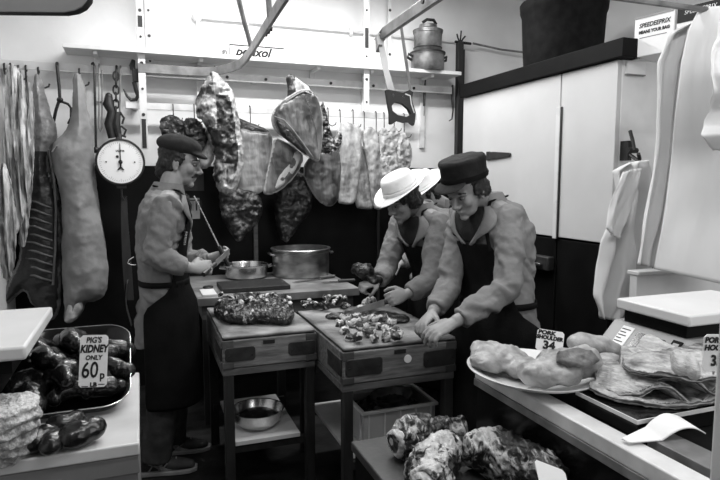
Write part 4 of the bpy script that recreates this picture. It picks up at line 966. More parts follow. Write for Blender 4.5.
# notice on the dado and cord
t = thing('wall_notice', 'small pale notice with dark lines on the dado', 'notice', AT(192,208,y=4.48))
p0, p1 = AT(183,219,y=4.484), AT(199.5,198,y=4.484)
MB().box(p0.x,p1.x,4.480,4.487,p0.z,p1.z).build('card', M['greyp'], t)
for a, b in ((185.5,188),(190,191.5),(194,196.5)):
    MB().box(AT(a,0,y=4.48).x,AT(b,0,y=4.48).x,4.478,4.4805,AT(0,214,y=4.48).z,AT(0,203,y=4.48).z).build('printed_line', M['inkgrey'] if a < 189 else M['ink'], t)
MB().box(p0.x,p1.x,4.478,4.4805,p1.z-.02,p1.z-.012).build('printed_line', M['ink'], t)
t = tag(MB().box(AT(174,160,y=4.48).x,AT(199,0,y=4.48).x,4.474,4.487,AT(0,192,y=4.48).z,AT(0,170,y=4.48).z).build('dark_board', M['leg'], None), 'dark square panel on the dado above the notice', 'board')
t = tag(MB().box(AT(249.5,0,y=4.46).x,AT(253.5,0,y=4.46).x,4.45,4.487,TZ+.02,AT(0,215,y=4.46).z).build('wall_batten', M['rail'], None), 'upright wooden batten on dado between the pan and stock pot', 'batten')
t = tag(MB().box(AT(378,0,y=4.46).x,AT(380.5,0,y=4.46).x,4.46,4.487,.5,AT(0,205,y=4.46).z).build('wall_batten', M['leg'], None), 'thin dark batten on the dado left of the white hatted man', 'batten')
# --- bone saw hanging from the short track
SY = 2.96
def S(a, b, y=SY): return AT(a, b, y=y)
t = thing('bone_saw', 'butcher bow saw hanging handle down from the short track', 'saw', S(396,126))
MB().loft([[S(a,b)+V((0,dy,0)) for a,b,dy in ((x0,b0,-.003),(x1,b1,-.003),(x1,b1,.003),(x0,b0,.003))] for x0,b0,x1,b1 in ((376.5,34,383,33),(378.5,46,384,45),(383,70,388.5,69),(388,91,394.5,90))]).build('frame_bar', M['cream'], t)
MB().loft([[S(a,b)+V((0,dy,0)) for a,b,dy in ((x0,b0,-.0015),(x1,b0,-.0015),(x1,b0,.0015),(x0,b0,.0015))] for x0,b0,x1 in ((399,20,401.5),(403,50,406),(409,90,411.5))]).build('blade', M['greysteel'], t)
MB().tube([S(379,36),S(385,30),S(399,22)], .008, 8).build('frame_top', M['greysteel'], t)
hp = [(385,89),(393,91),(402,93),(409,90),(413,93),(411,98),(412,104),(415,113),(414,123),(412,128),(408,122),(403,123),(396,121),(391,125),(389,124),(389,114),(387,103)]
hole = [(391,106),(394,102.5),(401,104),(407,109),(410,115),(406,117),(397,115),(392,111)]
o2 = [S(a,b) for a,b in hp]
# handle with its hand hole: ring of quads between the outer and inner outline
c_ = S(400.5,110); 
n = 60
def star(pts, c):
    out = []
    for i in range(n):
        th = 2*PI*i/n; dx, dz = math.cos(th), math.sin(th); best = 0
        for p, q in zip(pts, pts[1:]+pts[:1]):
            ex, ez = q.x-p.x, q.z-p.z; den = dx*ez-dz*ex
            if abs(den) < 1e-12: continue
            t_ = ((p.x-c.x)*ez-(p.z-c.z)*ex)/den; s_ = ((p.x-c.x)*dz-(p.z-c.z)*dx)/den
            if t_ > 0 and -1e-6 <= s_ <= 1+1e-6: best = max(best, t_)
        out.append(V((c.x+dx*best, c.y, c.z+dz*best)))
    return out
A = star(o2, c_); B = star([S(a,b) for a,b in hole], c_)
D = V((0,.012,0))
MB().loft([[p-D for p in A],[p-D for p in B],[p+D for p in B],[p+D for p in A],[p-D for p in A]], cap=False).build('handle', M['iron'], t, bevel=.003)
MB().tube([S(405,94,SY-.008),S(410,96,SY-.008),S(411,104,SY-.008),S(414,113,SY-.008)], .006, 6).build('pale_edge', M['cream'], t)  # pale strip along the right edge of the handle
MB().tube([S(393,95,SY-.014),S(393,95,SY-.010)], .008, 10).build('rivet', M['steel'], t)
MB().tube([S(403,97,SY-.014),S(403,97,SY-.010)], .008, 10).build('rivet', M['steel'], t)
# tools on the wall at right
t = thing('sharpening_steel', 'dark handled steel hanging on the white strip below the shelf', 'steel', P4(424,108))
MB().tube([P4(425.5,80,4.42),P4(424.5,90,4.42),P4(424,106,4.42)], [.006,.012,.010], 8).build('handle', M['iron'], t)
MB().tube([P4(424.5,106,4.42),P4(424,116,4.42)], .004, 6).build('rod', M['greysteel'], t)
t = thing('meat_hook', 'black hook hanging from right end of the upper rail', 'hook', P4(453,120))
MB().tube([P4(452.5,85,4.42),P4(452,95,4.42),P4(453,110,4.42),P4(452,119,4.42),P4(449,121,4.42)], [.009,.014,.007,.006,.004], 8).build('hook_body', M['iron'], t)
# ================================================================ PEOPLE
def yawdir(deg): a = math.radians(deg); return V((math.cos(a), math.sin(a), 0))
def hand(k, w, d, n, right, curl=.5, L=1.0, spread=.06, thumb=.4):
    d = V(d).normalized(); n = V(n); n = (n-d*n.dot(d)).normalized(); s = d.cross(n)*(1 if right else -1)
    rings = []
    for f, hw, ht in ((-.1,.026,.021),(.15,.029,.019),(.5,.038,.017),(.85,.042,.014),(1.02,.040,.011)):
        c = w+d*(.095*f*L); rings.append([c+s*(hw*L*math.cos(2*PI*j/12))+n*(ht*L*math.sin(2*PI*j/12)) for j in range(12)])
    k.loft(rings)
    for i, (off, ln) in enumerate(((.031,.070),(.010,.080),(-.011,.074),(-.031,.058))):
        p = w+d*(.080*L)+s*(off*L*.95); dd = (d+s*(spread*(1.2-i)*.8)).normalized(); pts = [p]; a = 0
        for fr, m in ((.25,0),(.33,.9),(.25,1.1),(.17,.8)):
            a += curl*m*(1+.08*i); dv = dd*math.cos(a)+n*math.sin(a); p = p+dv*(ln*L*(fr+.06)); pts.append(p)
        k.tube(pts, [.0095*L,.0095*L,.0088*L,.008*L,.0062*L], 8)
    p = w+d*(.022*L)+s*(.022*L); dv = (d*.62+s*.72+n*.25).normalized(); pts = [p]
    for ln, q in ((.04,0),(.034,thumb),(.028,thumb)):
        dv = (dv+n*q*.8+d*q*.5-s*q*.7).normalized(); p = p+dv*ln*L; pts.append(p)
    k.tube(pts, [.016*L,.0125*L,.0105*L,.008*L], 8)
def headmat(c, yaw, pitch, roll=0):
    f = yawdir(yaw); l = V((-f.y, f.x, 0)); R = Matrix((f, l, Z)).transposed()
    R = R @ Matrix.Rotation(math.radians(pitch), 3, 'Y') @ Matrix.Rotation(math.radians(roll), 3, 'X')
    return Matrix.Translation(c) @ R.to_4x4()
def head(k, m, s=1.0):
    def e(c, r): k.ell((0,0,0), [q*s for q in r], m @ Matrix.Translation(V(c)*s), 20, 12)
    def tb(pts, r): k.tube([m @ (V(p)*s) for p in pts], [q*s for q in r], 10)
    e((-.012,0,.032),(.094,.073,.085)); e((.032,0,-.025),(.056,.060,.085)); e((.038,0,-.072),(.046,.050,.036))
    e((.072,0,-.098),(.019,.022,.017))
    tb([(.086,0,.018),(.100,0,-.006),(.114,0,-.028),(.104,0,-.038)],[.008,.010,.0125,.009])
    e((.098,.012,-.033),(.012,.009,.009)); e((.098,-.012,-.033),(.012,.009,.009))
    tb([(.066,.052,.020),(.084,.028,.026),(.089,0,.020),(.084,-.028,.026),(.066,-.052,.020)],[.008,.010,.009,.010,.008])
    tb([(.078,.024,-.063),(.091,.008,-.060),(.091,-.008,-.060),(.078,-.024,-.063)],[.004,.0065,.0065,.004])
    tb([(.077,.022,-.070),(.088,.0,-.073),(.077,-.022,-.070)],[.004,.0075,.004])
    for q in (1,-1):
        e((.062,q*.042,-.022),(.024,.020,.024)); e((-.006,q*.074,-.010),(.018,.008,.032)); e((.0,q*.076,-.034),(.010,.007,.012))
def person(label, f, hip, neck, hc, hyaw, hpitch, sh, el, wr, hands, feet, hem, legs_visible=True, coat='coat', cw=1.0, roll=0, bib=.66, dep=1.0):
    f = yawdir(f); l = V((-f.y, f.x, 0)); hip, neck = V(hip), V(neck)
    base = V(((feet[0][0]+feet[1][0])/2, (feet[0][1]+feet[1][1])/2, 0))
    t = thing('person', label, 'person', base)
    hm = headmat(V(hc), hyaw, hpitch, roll)
    # spine: pelvis, waist, chest, shoulder line, neck
    sp = []
    bk = -f*.015
    for q, a, b in ((0,.115,.165),(.25,.105,.152),(.5,.12,.165),(.75,.125,.192),(.9,.10,.148),(1.0,.058,.066)):
        c = hip.lerp(neck, q) + bk*math.sin(PI*q)*2; sp.append((c, a*(dep if q < 1 else 1), b))
    def ring(c, a, b, tg, n=24, ex=.85, a0=0, a1=2*PI, closed=True):
        tg = tg.normalized(); ff = (f-tg*f.dot(tg)).normalized(); out = []
        cnt = n if closed else n+1
        for j in range(cnt):
            th = a0+(a1-a0)*j/n; c0, s0 = math.cos(th), math.sin(th)
            out.append(c+ff*(a*math.copysign(abs(c0)**ex, c0))+l*(b*math.copysign(abs(s0)**ex, s0)))
        return out
    tgs = [(sp[min(i+1,len(sp)-1)][0]-sp[max(i-1,0)][0]) for i in range(len(sp))]
    # ---- body (continuous)
    k = MB(); head(k, hm)
    k.tube([neck-(neck-hip).normalized()*.05, neck.lerp(hm @ V((-.02,0,-.06)), .5), hm @ V((-.015,0,-.04))], [.065,.056,.054], 14)
    k.loft([ring(c, a*.9, b*.9, tg) for (c,a,b), tg in zip(sp, tgs)])
    k.ell(hip-Z*.05, (.10,.15,.11))
    for i, q in enumerate((1, -1)):                                  # 0 = left, 1 = right
        S_, E_, W_ = V(sh[i]), V(el[i]), V(wr[i])
        k.tube([neck.lerp(S_,.45)-Z*.02, S_, S_.lerp(E_,.5), E_, E_.lerp(W_,.35), W_], [.06,.058,.046,.04,.04,.027], 12)
        h = hands[i]; hand(k, W_, h[0], h[1], i == 1, *h[2:])
        hp = hip-Z*.04+l*(q*.085); A = V((feet[i][0], feet[i][1], .09)); kn = hp.lerp(A,.48)+f*.03
        k.tube([hp, hp.lerp(kn,.4), kn, kn.lerp(A,.3), A], [.088,.08,.056,.056,.036], 12)
        fd = yawdir(feet[i][2]); k.tube([A-Z*.01-fd*.03, A-Z*.05+fd*.05, A-Z*.06+fd*.14], [.04,.042,.028], 10)
    org(k, .0048, 2).build('body', M['skin'], t, ang=3)
    # ---- coat
    k = MB(); hemz = hem
    rg = []
    up_ = (neck-hip).normalized()
    dn = hip.z-hemz
    for q, a, b in ((1,.165,.205),(.6,.158,.2),(.25,.145,.19)): rg.append(ring(hip-Z*(dn*q)-f*.0, a*cw, b*cw, Z))
    for (c,a,b), tg in zip(sp[:-1], tgs[:-1]): rg.append(ring(c, a*1.0+.024, b+.022, tg))
    rg.append(ring(sp[-1][0]-up_*.012, .078, .092, tgs[-1])); rg.append(ring(sp[-1][0]+up_*.012, .066, .070, tgs[-1]))
    k.loft(rg)
    for i in (0, 1):
        S_, E_, W_ = V(sh[i]), V(el[i]), V(wr[i])
        cu = W_.lerp(E_, .10)
        k.tube([neck.lerp(S_,.35)-up_*.045, S_, S_.lerp(E_,.35), S_.lerp(E_,.75), E_, E_.lerp(cu,.3), E_.lerp(cu,.75), cu], [.062,.074,.068,.062,.060,.060,.053,.047], 16)
    # lapels and collar
    def wrk(p):
        r1 = 1-abs(fnoise((p.x+.5*p.z,p.y,p.z*.9), 7, 3))*2.2
        r2 = math.sin(64*(p.z+.7*p.x-.3*p.y)+7*fnoise(p,5,8))*max(0,fnoise(p,5,2)+.35)
        return .007*r1-.004+.0065*r2+.003*fnoise(p,30,4)
    org(k, .0068, 2, wrk).build('coat', M[coat], t, ang=3)
    k = MB(); nb = sp[-1][0]; ff = (f-up_*f.dot(up_)).normalized()
    cr = []
    for th in np.linspace(-2.6, 2.6, 21):
        th2 = th+PI
        pos = nb+ff*(.072*math.cos(th2))+l*(.078*math.sin(th2)); out = (ff*math.cos(th2)+l*math.sin(th2)).normalized()
        drop = .035 + .06*max(0, abs(th)-1.5)
        cr.append([pos-up_*.02, pos+up_*.022, pos+up_*.026+out*.004, pos-up_*(drop*.8)+out*.032, pos-up_*(drop*.8+.004)+out*.022])
    k.loft(cr).build('collar', M[coat], t, bevel=.003, parent_fix=None) if False else k.loft(cr).build('collar', M[coat], t)
    for q in (1,-1):                                                  # lapels
        a0 = nb+ff*.085+l*(q*.06)-up_*.0; a1 = nb+ff*.115+l*(q*.075)-up_*.09; a2 = hip.lerp(neck,.62)+ff*.155+l*(q*.012); a3 = nb+ff*.095+l*(q*.03)-up_*.05
        nn = ff*.006
        MB().loft([[a0-nn,a0+nn],[a1-nn+ff*.02,a1+nn+ff*.02],[a2-nn,a2+nn],[a3-nn,a3+nn],[a0-nn,a0+nn]], cap=False, close=False).build('lapel', M[coat], t, solid=.004) if False else None
    def surf(q, th, off):
        i0 = 0
        ks = (0,.25,.5,.75,.9,1.0)
        while i0 < 4 and q > ks[i0+1]: i0 += 1
        fr = (q-ks[i0])/(ks[i0+1]-ks[i0]); c = sp[i0][0].lerp(sp[i0+1][0], fr); a = sp[i0][1]*(1-fr)+sp[i0+1][1]*fr; b = sp[i0][2]*(1-fr)+sp[i0+1][2]*fr
        tg = tgs[i0].lerp(tgs[i0+1], fr).normalized(); f2 = (f-tg*f.dot(tg)).normalized(); c0, s0 = math.cos(th), math.sin(th)
        return c+f2*((a+off)*math.copysign(abs(c0)**.85, c0))+l*((b+off)*math.copysign(abs(s0)**.85, s0))
    MB().grid(lambda u,v: surf(.97-.31*u, (v-.5)*2*(.62*(1-u)+.05), .036), 10, 8).build('shirt_front', M['trousers'], t, solid=.004, ang=3)
    for q in (1,-1):
        MB().grid(lambda u,v: surf(.97-.33*u, q*((.62*(1-u)+.03)+v*(.10+.55*math.sin(PI*min(1,u*1.15+.12))*.6)), .040+.006*v*(1-v)*4), 10, 6).build('lapel', M[coat], t, solid=.005, ang=3)
    # ---- apron: bib, skirt, straps, ties
    def apr(v):
        # v from bib top (0) to hem (1)
        return v
    rows = []
    for q, hw in ((.8,.42),(.74,.48),(.66,.55),(.6,.68),(.5,.82),(.4,.92),(.3,1.0),(.15,1.15),(.02,1.35)):
        if q > bib+.01: continue
        j = min(int(q*4), 4); i0 = {0:0,1:1,2:2,3:3}.get(int(q/.25),3); fr = (q-.25*i0)/(.25 if i0 < 3 else .15)
        c = sp[i0][0].lerp(sp[i0+1][0], fr); a = sp[i0][1]*(1-fr)+sp[i0+1][1]*fr; b = sp[i0][2]*(1-fr)+sp[i0+1][2]*fr; tg = tgs[i0].lerp(tgs[i0+1], fr)
        rows.append(ring(c, a+.040, b+.038, tg, 24, .85, -hw, hw, False))
    hz = .36
    for q in (.08,.2,.4,.6,.8,1.0):
        c = hip.lerp(V((base.x+f.x*.03, base.y+f.y*.03, hz)), q); c.z = hip.z-(hip.z-hz)*q
        rows.append(ring(c, .178*cw+.02*q, .222*cw+.015*q, Z, 24, .85, -2.05, 2.05, False))
    k = MB(); k.loft(rows, False, False)
    k.v = [p + f*(.006*fnoise(p,10,6)) for p in k.v]
    ap = k.build('apron', M['apron'], t, solid=.005, subsurf=1, ang=3)
    top = rows[0]
    for e, q in ((top[0], -1), (top[-1], 1)):
        b0 = nb+l*(q*.06)-ff*.075+up_*.005; mid = nb+l*(q*.088)+ff*.045-up_*.01
        MB().tube([e-up_*.03, e.lerp(mid,.33)+ff*.022, e.lerp(mid,.7)+ff*.026, mid+ff*.008, b0], .013, 6, flat=.4, ref=l).build('strap', M['apron'], ap)
    bw = hip+up_*.06
    MB().loft([ring(bw-Z*.014, .115*dep+.033, .194, Z, 30), ring(bw+Z*.014, .115*dep+.031, .191, Z, 30)], False).build('waist_tie', M['apron'], ap, solid=.004)
    for q, dx in ((-.03,.0),(.02,.03)):
        b1 = bw-f*.17+l*q
        MB().grid(lambda u,v: b1+l*((u-.5)*.03+.01*math.sin(v*5+dx*90))-Z*(v*.24)-f*(.012*math.sin(v*4)+.01), 3, 10).build('tie_end', M['coat'] if dx else M['apron'], ap, solid=.003)
    # ---- trousers and shoes
    k = MB(); k.ell(hip-Z*.08, (.115,.16,.12))
    for i, q in enumerate((1, -1)):
        hp = hip-Z*.06+l*(q*.085); A = V((feet[i][0], feet[i][1], .07)); kn = hp.lerp(A,.48)+f*.03
        k.tube([hp, hp.lerp(kn,.4), kn, kn.lerp(A,.5), A], [.108,.098,.08,.078,.078], 14)
    org(k, .01, 3, lambda p: .007*fnoise(p, 9, 5)).build('trousers', M['jeans'], t, ang=3)
    for i in (0, 1):
        fd = yawdir(feet[i][2]); sd = V((-fd.y, fd.x, 0)); A = V((feet[i][0], feet[i][1], 0)); k = MB()
        prof = ((-.085,.026,.075),(-.06,.036,.085),(0,.038,.082),(.06,.043,.066),(.12,.047,.05),(.165,.042,.04),(.195,.024,.03))
        k.loft([[A+fd*x+sd*(w*math.cos(2*PI*j/14))+Z*max(.016,.016+h*.5+h*.55*math.sin(2*PI*j/14)) for j in range(14)] for x, w, h in prof])
        so = k.build('shoe', M['shoe'], t, subsurf=1)
        MB().loft([[A+fd*x+sd*w_+Z*.002, A+fd*x-sd*w_+Z*.002, A+fd*x-sd*w_+Z*.022, A+fd*x+sd*w_+Z*.022] for x, w_ in ((-.095,.026),(-.06,.041),(0,.043),(.06,.047),(.12,.052),(.17,.046),(.205,.024))]).build('sole', M['sole'], so, bevel=.003)
        for x, h in ((.02,.092),(.045,.085),(.07,.076),(.095,.067)):
            MB().tube([A+fd*x-sd*.034+Z*(h*.72), A+fd*(x+.006)+Z*(h+.010), A+fd*x+sd*.034+Z*(h*.72)], .0035, 6).build('lace', M['sole'], so)
        for q in (1, -1):
            MB().tube([A+fd*-.03+sd*(q*.041)+Z*.03, A+fd*.0+sd*(q*.041)+Z*.075, A+fd*.03+sd*(q*.043)+Z*.035, A+fd*.06+sd*(q*.043)+Z*.066], .004, 6).build('side_stripe', M['sole'], so)
    # ---- eyes
    for q in (1, -1):
        ey = MB().ell((0,0,0), (.011,.012,.0085), hm @ Matrix.Translation(V((.078,q*.031,.006)))).build('eye', M['eye'], t)
        MB().ell((0,0,0), (.003,.006,.006), hm @ Matrix.Translation(V((.0885,q*.031,.004)))).build('iris', M['ink'], ey)
        MB().tube([hm @ V((.088,q*.014,.025)), hm @ V((.086,q*.034,.031)), hm @ V((.068,q*.054,.024))], [.004,.0055,.003], 6).build('eyebrow', M['hair'], t)
    t_surf[t.name] = surf
    return t, hm
t_surf = {}
def hair(t, hm, parts, vox=.006, amp=.008):
    k = MB()
    for c, r in parts: k.ell((0,0,0), r, hm @ Matrix.Translation(V(c)))
    org(k, vox, 2, lambda p: amp*fnoise(p, 28, 2)+amp*.6*fnoise(p, 70, 5)).build('hair', M['hair'], t, ang=3)
HB = [((-.03,0,.04),(.088,.08,.085)),((-.06,0,-.015),(.048,.074,.07)),((.012,.070,.015),(.022,.010,.03)),((.012,-.070,.015),(.022,.010,.03))]

# ---- moustached man at the left, sharpening a knife
m1f = -6
f1 = yawdir(m1f); l1 = V((-f1.y, f1.x, 0))
hipA = V((.10,3.17,.93)); neckA = V((.145,3.17,1.46)); hcA = AT(180,163,d=3.07)
shR, shL = neckA-l1*.185-Z*.095-f1*.005, neckA+l1*.175-Z*.095+f1*.02
elR, elL = AT(154,257,d=2.80), AT(182,262,d=3.22)
wrR, wrL = AT(190,268,d=2.86), AT(208,258,d=3.13)
t, hm = person('person with moustache in dark flat cap, grey coat and black apron holding knife and steel', m1f, hipA, neckA, hcA, -14, 12,
  [shL, shR], [elL, elR], [wrL, wrR],
  [((.95,.25,.06),(-.1,.75,.5),.8,1.0,.03,.5), ((.98,.15,-.02),(0,.8,-.5),1.35,1.0,.0,.9)], [(.12,3.29,-5),(.03,3.08,-8)], .66, bib=.8, dep=.80, cw=.92)
sf = t_surf[t.name]; apo = [c for c in t.children if c.name.startswith('apron')][0]
for i in range(4):
    a_ = sf(.62-.035*i, -.62, .050); b_ = sf(.60-.035*i, -.62, .050); w_ = (sf(.62-.035*i, -.72, .050)-a_).normalized()*.008
    MB().tube([a_-w_, a_+w_, b_+w_*.5, b_-w_], .003, 6).build('apron_letter_mark', M['greyp'], apo)
hair(t, hm, HB+[((-.075,0,-.05),(.04,.06,.055)),((-.03,-.06,-.01),(.03,.018,.05)),((-.03,.06,-.01),(.03,.018,.05))])
MB().tube([hm @ V((.078,.030,-.060)), hm @ V((.093,.012,-.049)), hm @ V((.096,0,-.047)), hm @ V((.093,-.012,-.049)), hm @ V((.078,-.030,-.060))], [.004,.0085,.0085,.0085,.004], 8).build('moustache', M['hair'], t)
k = MB(); k.ell((0,0,0), (.118,.094,.056), hm @ Matrix.Translation(V((-.018,0,.088))), 24, 12); k.ell((0,0,0), (.104,.084,.03), hm @ Matrix.Translation(V((-.01,0,.072))), 24, 12)
k.ell((0,0,0), (.055,.072,.014), hm @ Matrix.Translation(V((.082,0,.060))) @ Matrix.Rotation(.2,4,'Y'), 20, 10)
org(k, .006, 2, lambda p: .003*fnoise(p, 18, 1)).build('flat_cap', M['felt'], t, ang=3)
text('WALLS', .028, M['greyp'], hipA.lerp(neckA,.62)+f1*.172-l1*.07, V((0,.1,-1)).normalized(), (l1*-.25+f1*.97).cross(V((0,.1,-1)).normalized())*-1, t, name='apron_lettering', bold=.001) if False else None
# knife in right hand, steel in left hand
pk = wrR + V((.10,.02,-.008))
kd = (AT(226,254,d=3.05)-pk).normalized()
t = thing('butcher_knife', 'dark knife gripped in the fist of the moustached man', 'knife', pk)
fm = frame(pk, kd, Z.cross(kd).normalized(), kd.cross(Z.cross(kd).normalized()))
MB().tube([pk-kd*.07, pk-kd*.03, pk+kd*.045], [.012,.014,.011], 8).build('handle', M['iron'], t)
MB().prism([(.045,-.016),(.15,-.014),(.20,.008),(.16,.016),(.045,.016)], frame(pk, kd, Z, kd.cross(Z)), -.001, .0015).build('blade', M['greysteel'], t)
st0 = AT(222,252,d=3.14); st1 = AT(194,196,d=3.16)
t = thing('sharpening_steel', 'thin bright sharpening steel slanting up to the moustached man collar', 'steel', st0)
MB().tube([st1, st0.lerp(st1,.1)], .0045, 8).build('rod', M['steel'], t)
MB().tube([st0.lerp(st1,.1), st0, st0-(st1-st0).normalized()*.08], [.010,.013,.012], 8).build('handle', M['iron'], t)

# ---- man in black cap at the right, leaning over the block
m3f = 188; f3 = yawdir(m3f); l3 = V((-f3.y, f3.x, 0))
hipC = V((1.565,2.33,.88)); neckC = AT(486,198,d=2.77)
hcC = AT(467,190,d=2.66)
shL, shR = AT(511,219,d=2.64), AT(462,217,d=2.92)
elL, elR = AT(508,288,d=2.54), AT(450,284,d=2.78)
wrL, wrR = AT(455,322,d=2.44), AT(433,312,d=2.60)
t, hm = person('person in tall black cap and grey coat bending over the larger block, nearest at right', m3f, hipC, neckC, hcC, 200, 30,
  [shL, shR], [elL, elR], [wrL, wrR],
  [((-.88,-.05,-.28),(.1,.25,-.9),.55,1.05,.10,.25), ((-.75,-.40,-.42),(.2,-.2,-.9),.70,1.0,.08,.3)], [(1.52,2.21,190),(1.60,2.46,190)], .80, coat='coatlt')
hair(t, hm, HB+[((-.085,0,-.02),(.03,.06,.05)),((-.02,.072,-.0),(.03,.014,.05)),((-.02,-.072,-.0),(.03,.014,.05))])
hx = hm @ Matrix.Translation(V((-.012,0,.052))) @ Matrix.Rotation(math.radians(-14),4,'Y')
k = MB().lathe((0,0,0), [(.098,-.008),(.103,.01),(.106,.05),(.108,.085),(.10,.098),(.06,.106),(.02,.108)], 32, hx, sx=1.10, sy=.93)
cp = org(k, .006, 2, lambda p: .004*fnoise(p, 16, 4)).build('cap_crown', M['cap'], t, ang=3)
MB().ell((0,0,0), (.062,.08,.010), hx @ Matrix.Translation(V((.105,0,-.004))) @ Matrix.Rotation(.35,4,'Y'), 24, 10).build('cap_peak', M['cap'], cp)
MB().lathe((0,0,0), [(.1045,.0),(.108,.012),(.1045,.024)], 32, hx, sx=1.11, sy=.94, cap=False).build('cap_band', M['apron'], cp)

# ---- man in white hat in the middle
m2f = 190
hipB = V((1.62,2.95,.86)); neckB = AT(420,207,d=3.36); hcB = AT(403,200,d=3.27)
shL, shR = AT(440,224,d=3.22), AT(402,222,d=3.50)
elL, elR = AT(430,283,d=3.08), AT(385,272,d=3.36)
wrL, wrR = AT(407,294,d=3.04), AT(378,281,d=3.22)
def white_hat(t, hm, tilt):
    hx = hm @ Matrix.Translation(V((-.008,0,.058))) @ Matrix.Rotation(math.radians(tilt),4,'Y')
    k = MB().lathe((0,0,0), [(.092,0),(.092,.03),(.086,.075),(.078,.095),(.05,.10),(.02,.094)], 32, hx, sx=1.16, sy=.96)
    cr = k.build('hat_crown', M['hat'], t, subsurf=1, ang=3)
    MB().grid(lambda u,v: hx @ V(((.088+.058*v)*1.16*math.cos(2*PI*u), (.088+.058*v)*.96*math.sin(2*PI*u), .004-.022*v*math.cos(2*PI*u)*abs(math.cos(2*PI*u))+.016*v*v*(1-math.cos(2*PI*u))*.5+.010*v*abs(math.sin(2*PI*u)))), 48, 6).build('hat_brim', M['hat'], cr, solid=.003, ang=3)
    MB().lathe((0,0,0), [(.0935,.004),(.0935,.026)], 32, hx, sx=1.165, sy=.965, cap=False).build('hat_band', M['poly'], cr, solid=.002)
t, hm = person('person in white brimmed hat and grey coat chopping at the far side of larger block', m2f, hipB, neckB, hcB, 196, 26,
  [shL, shR], [elL, elR], [wrL, wrR],
  [((-.85,-.25,-.1),(.1,.8,-.4),1.1,1.0,.02,.6), ((-.9,-.2,-.15),(.1,.25,-.95),1.2,1.0,.02,1.0)], [(1.60,2.83,190),(1.64,3.07,190)], .72)
hair(t, hm, HB+[((-.075,0,-.03),(.035,.065,.055)),((-.015,.070,-.005),(.045,.018,.055)),((-.015,-.070,-.005),(.045,.018,.055)),((.04,.06,.02),(.03,.02,.03))], amp=.010)
white_hat(t, hm, 2)
# ---- man behind, mostly hidden
hipD = V((1.93,3.42,.86)); neckD = AT(449,203,d=3.92); hcD = AT(424,196,d=3.84)
f4 = yawdir(190); l4 = V((-f4.y,f4.x,0))
shL, shR = neckD+l4*.18-Z*.07, neckD-l4*.18-Z*.07
elL, elR = shL+V((-.02,-.01,-.28)), shR+V((-.05,.02,-.27))
wrL, wrR = elL+V((-.22,.05,-.06)), elR+V((-.2,-.04,-.08))
t, hm = person('person in white hat almost hidden behind the middle man', 190, hipD, neckD, hcD, 192, 26,
  [shL, shR], [elL, elR], [wrL, wrR], [((-.9,.1,-.3),(.2,.2,-.9),.7), ((-.9,-.1,-.3),(.2,-.2,-.9),.7)], [(1.90,3.30,190),(1.94,3.54,190)], .72)
hair(t, hm, HB+[((-.075,0,-.03),(.035,.065,.055))])
white_hat(t, hm, 4)
# cleaver with blurred hand: held by the white hatted man
# ================================================================ MEAT ON THE BLOCKS
random.seed(11)
# rack on the left block
p0 = V((.335,0,0))
def slab(label, px, z, T, R, m, seed, fat, nz=.01, nsc=20, vox=.006, name='meat_joint'):
    poly, fm = floorpoly(px, z)
    return tag(puff(smoothpoly(poly), T, R, fm, vox, fat, nz=nz, nsc=nsc, seed=seed, minT=.3).build(name, M[m], None), label, 'meat')
slab('thick dark meat slab lying on the left butcher block', [(217,316),(236,320),(262,318),(292,321),(294,312),(290,300),(255,298),(222,300),(214,306)], BZ+.036, .036, .05, 'lamb', 41, lambda a,b,d,c: .16+.45*fnoise((a,b,0),10,41), .016, 18)
for i in range(30):
    a = i/29; px = 218+random.random()*72; py = 294+random.random()*9
    p = AT(px, py, z=BZ+.072+random.random()*.006)
    r = [random.uniform(.014,.024), random.uniform(.012,.02), random.uniform(.008,.013)]
    k = MB().ell((0,0,0), r, Matrix.Translation(p) @ Euler((random.random(),random.random(),random.random()*6)).to_matrix().to_4x4(), 10, 7)
    q = org(k, .0035, 1, lambda p: .005*fnoise(p, 60, i)); q.a = [.5+.6*fnoise(p, 26, i) for p in q.v]
    tag(q.build('bone_trimming', M['mince'], None), 'bony trimming heaped on the dark slab on the left block', 'meat', 'trimmings on the left block slab')
t = tag(MB().loft([[V((.70+dx,y,BZ+.0)),V((.712+dx,y,BZ)),V((.712+dx,y,BZ+.004)),V((.70+dx,y,BZ+.004))] for y, dx in ((2.95,.03),(3.2,-.02))]).build('steel_scraper', M['iron'], None), 'thin dark scraper lying at right edge of the left block', 'tool')
# chops on the larger block
def chop(p, s, rz, seed, label, group=None, tilt=(0,0), name='meat_chop', m='chop'):
    n = 10; poly = []
    for i in range(n):
        a = 2*PI*i/n; r = s*(1+.22*math.sin(a*2+seed)+.18*math.sin(a*3+seed*2))
        poly.append((r*math.cos(a), r*.7*math.sin(a)))
    R = Euler((tilt[0], tilt[1], rz)).to_matrix().to_4x4()
    fm = Matrix.Translation(p) @ R
    o = puff(poly, .017, .012, fm, .0045, lambda a,b,d,c: (.85+.4*fnoise((a,b,c),40,seed) if d < .007 and a*math.cos(seed)+b > -.01 else .34+.6*fnoise((a,b,c*.02),26,seed)), nz=.006, nsc=45, seed=seed, minT=.6).build(name, M[m], None)
    return tag(o, label, 'meat', group)
ch = [(345,331),(352,322),(358,336),(362,326),(370,332),(375,318),(380,326),(386,336),(392,330),(340,324),(366,318),(384,319),(350,338),(374,338),(398,335),(356,316),(391,322),(346,317)]
for i, (a, b) in enumerate(ch):
    p = AT(a, b, z=BZ+.014+.012*(i % 3)); chop(p, random.uniform(.028,.042), random.random()*6, i+1, 'pale rimmed chop among the chops spread over the larger block', 'chops on the larger block', (random.uniform(-.3,.3), random.uniform(-.3,.3)))
fm_ = lambda s: (lambda p: .35+.75*fnoise(p, 24, s))
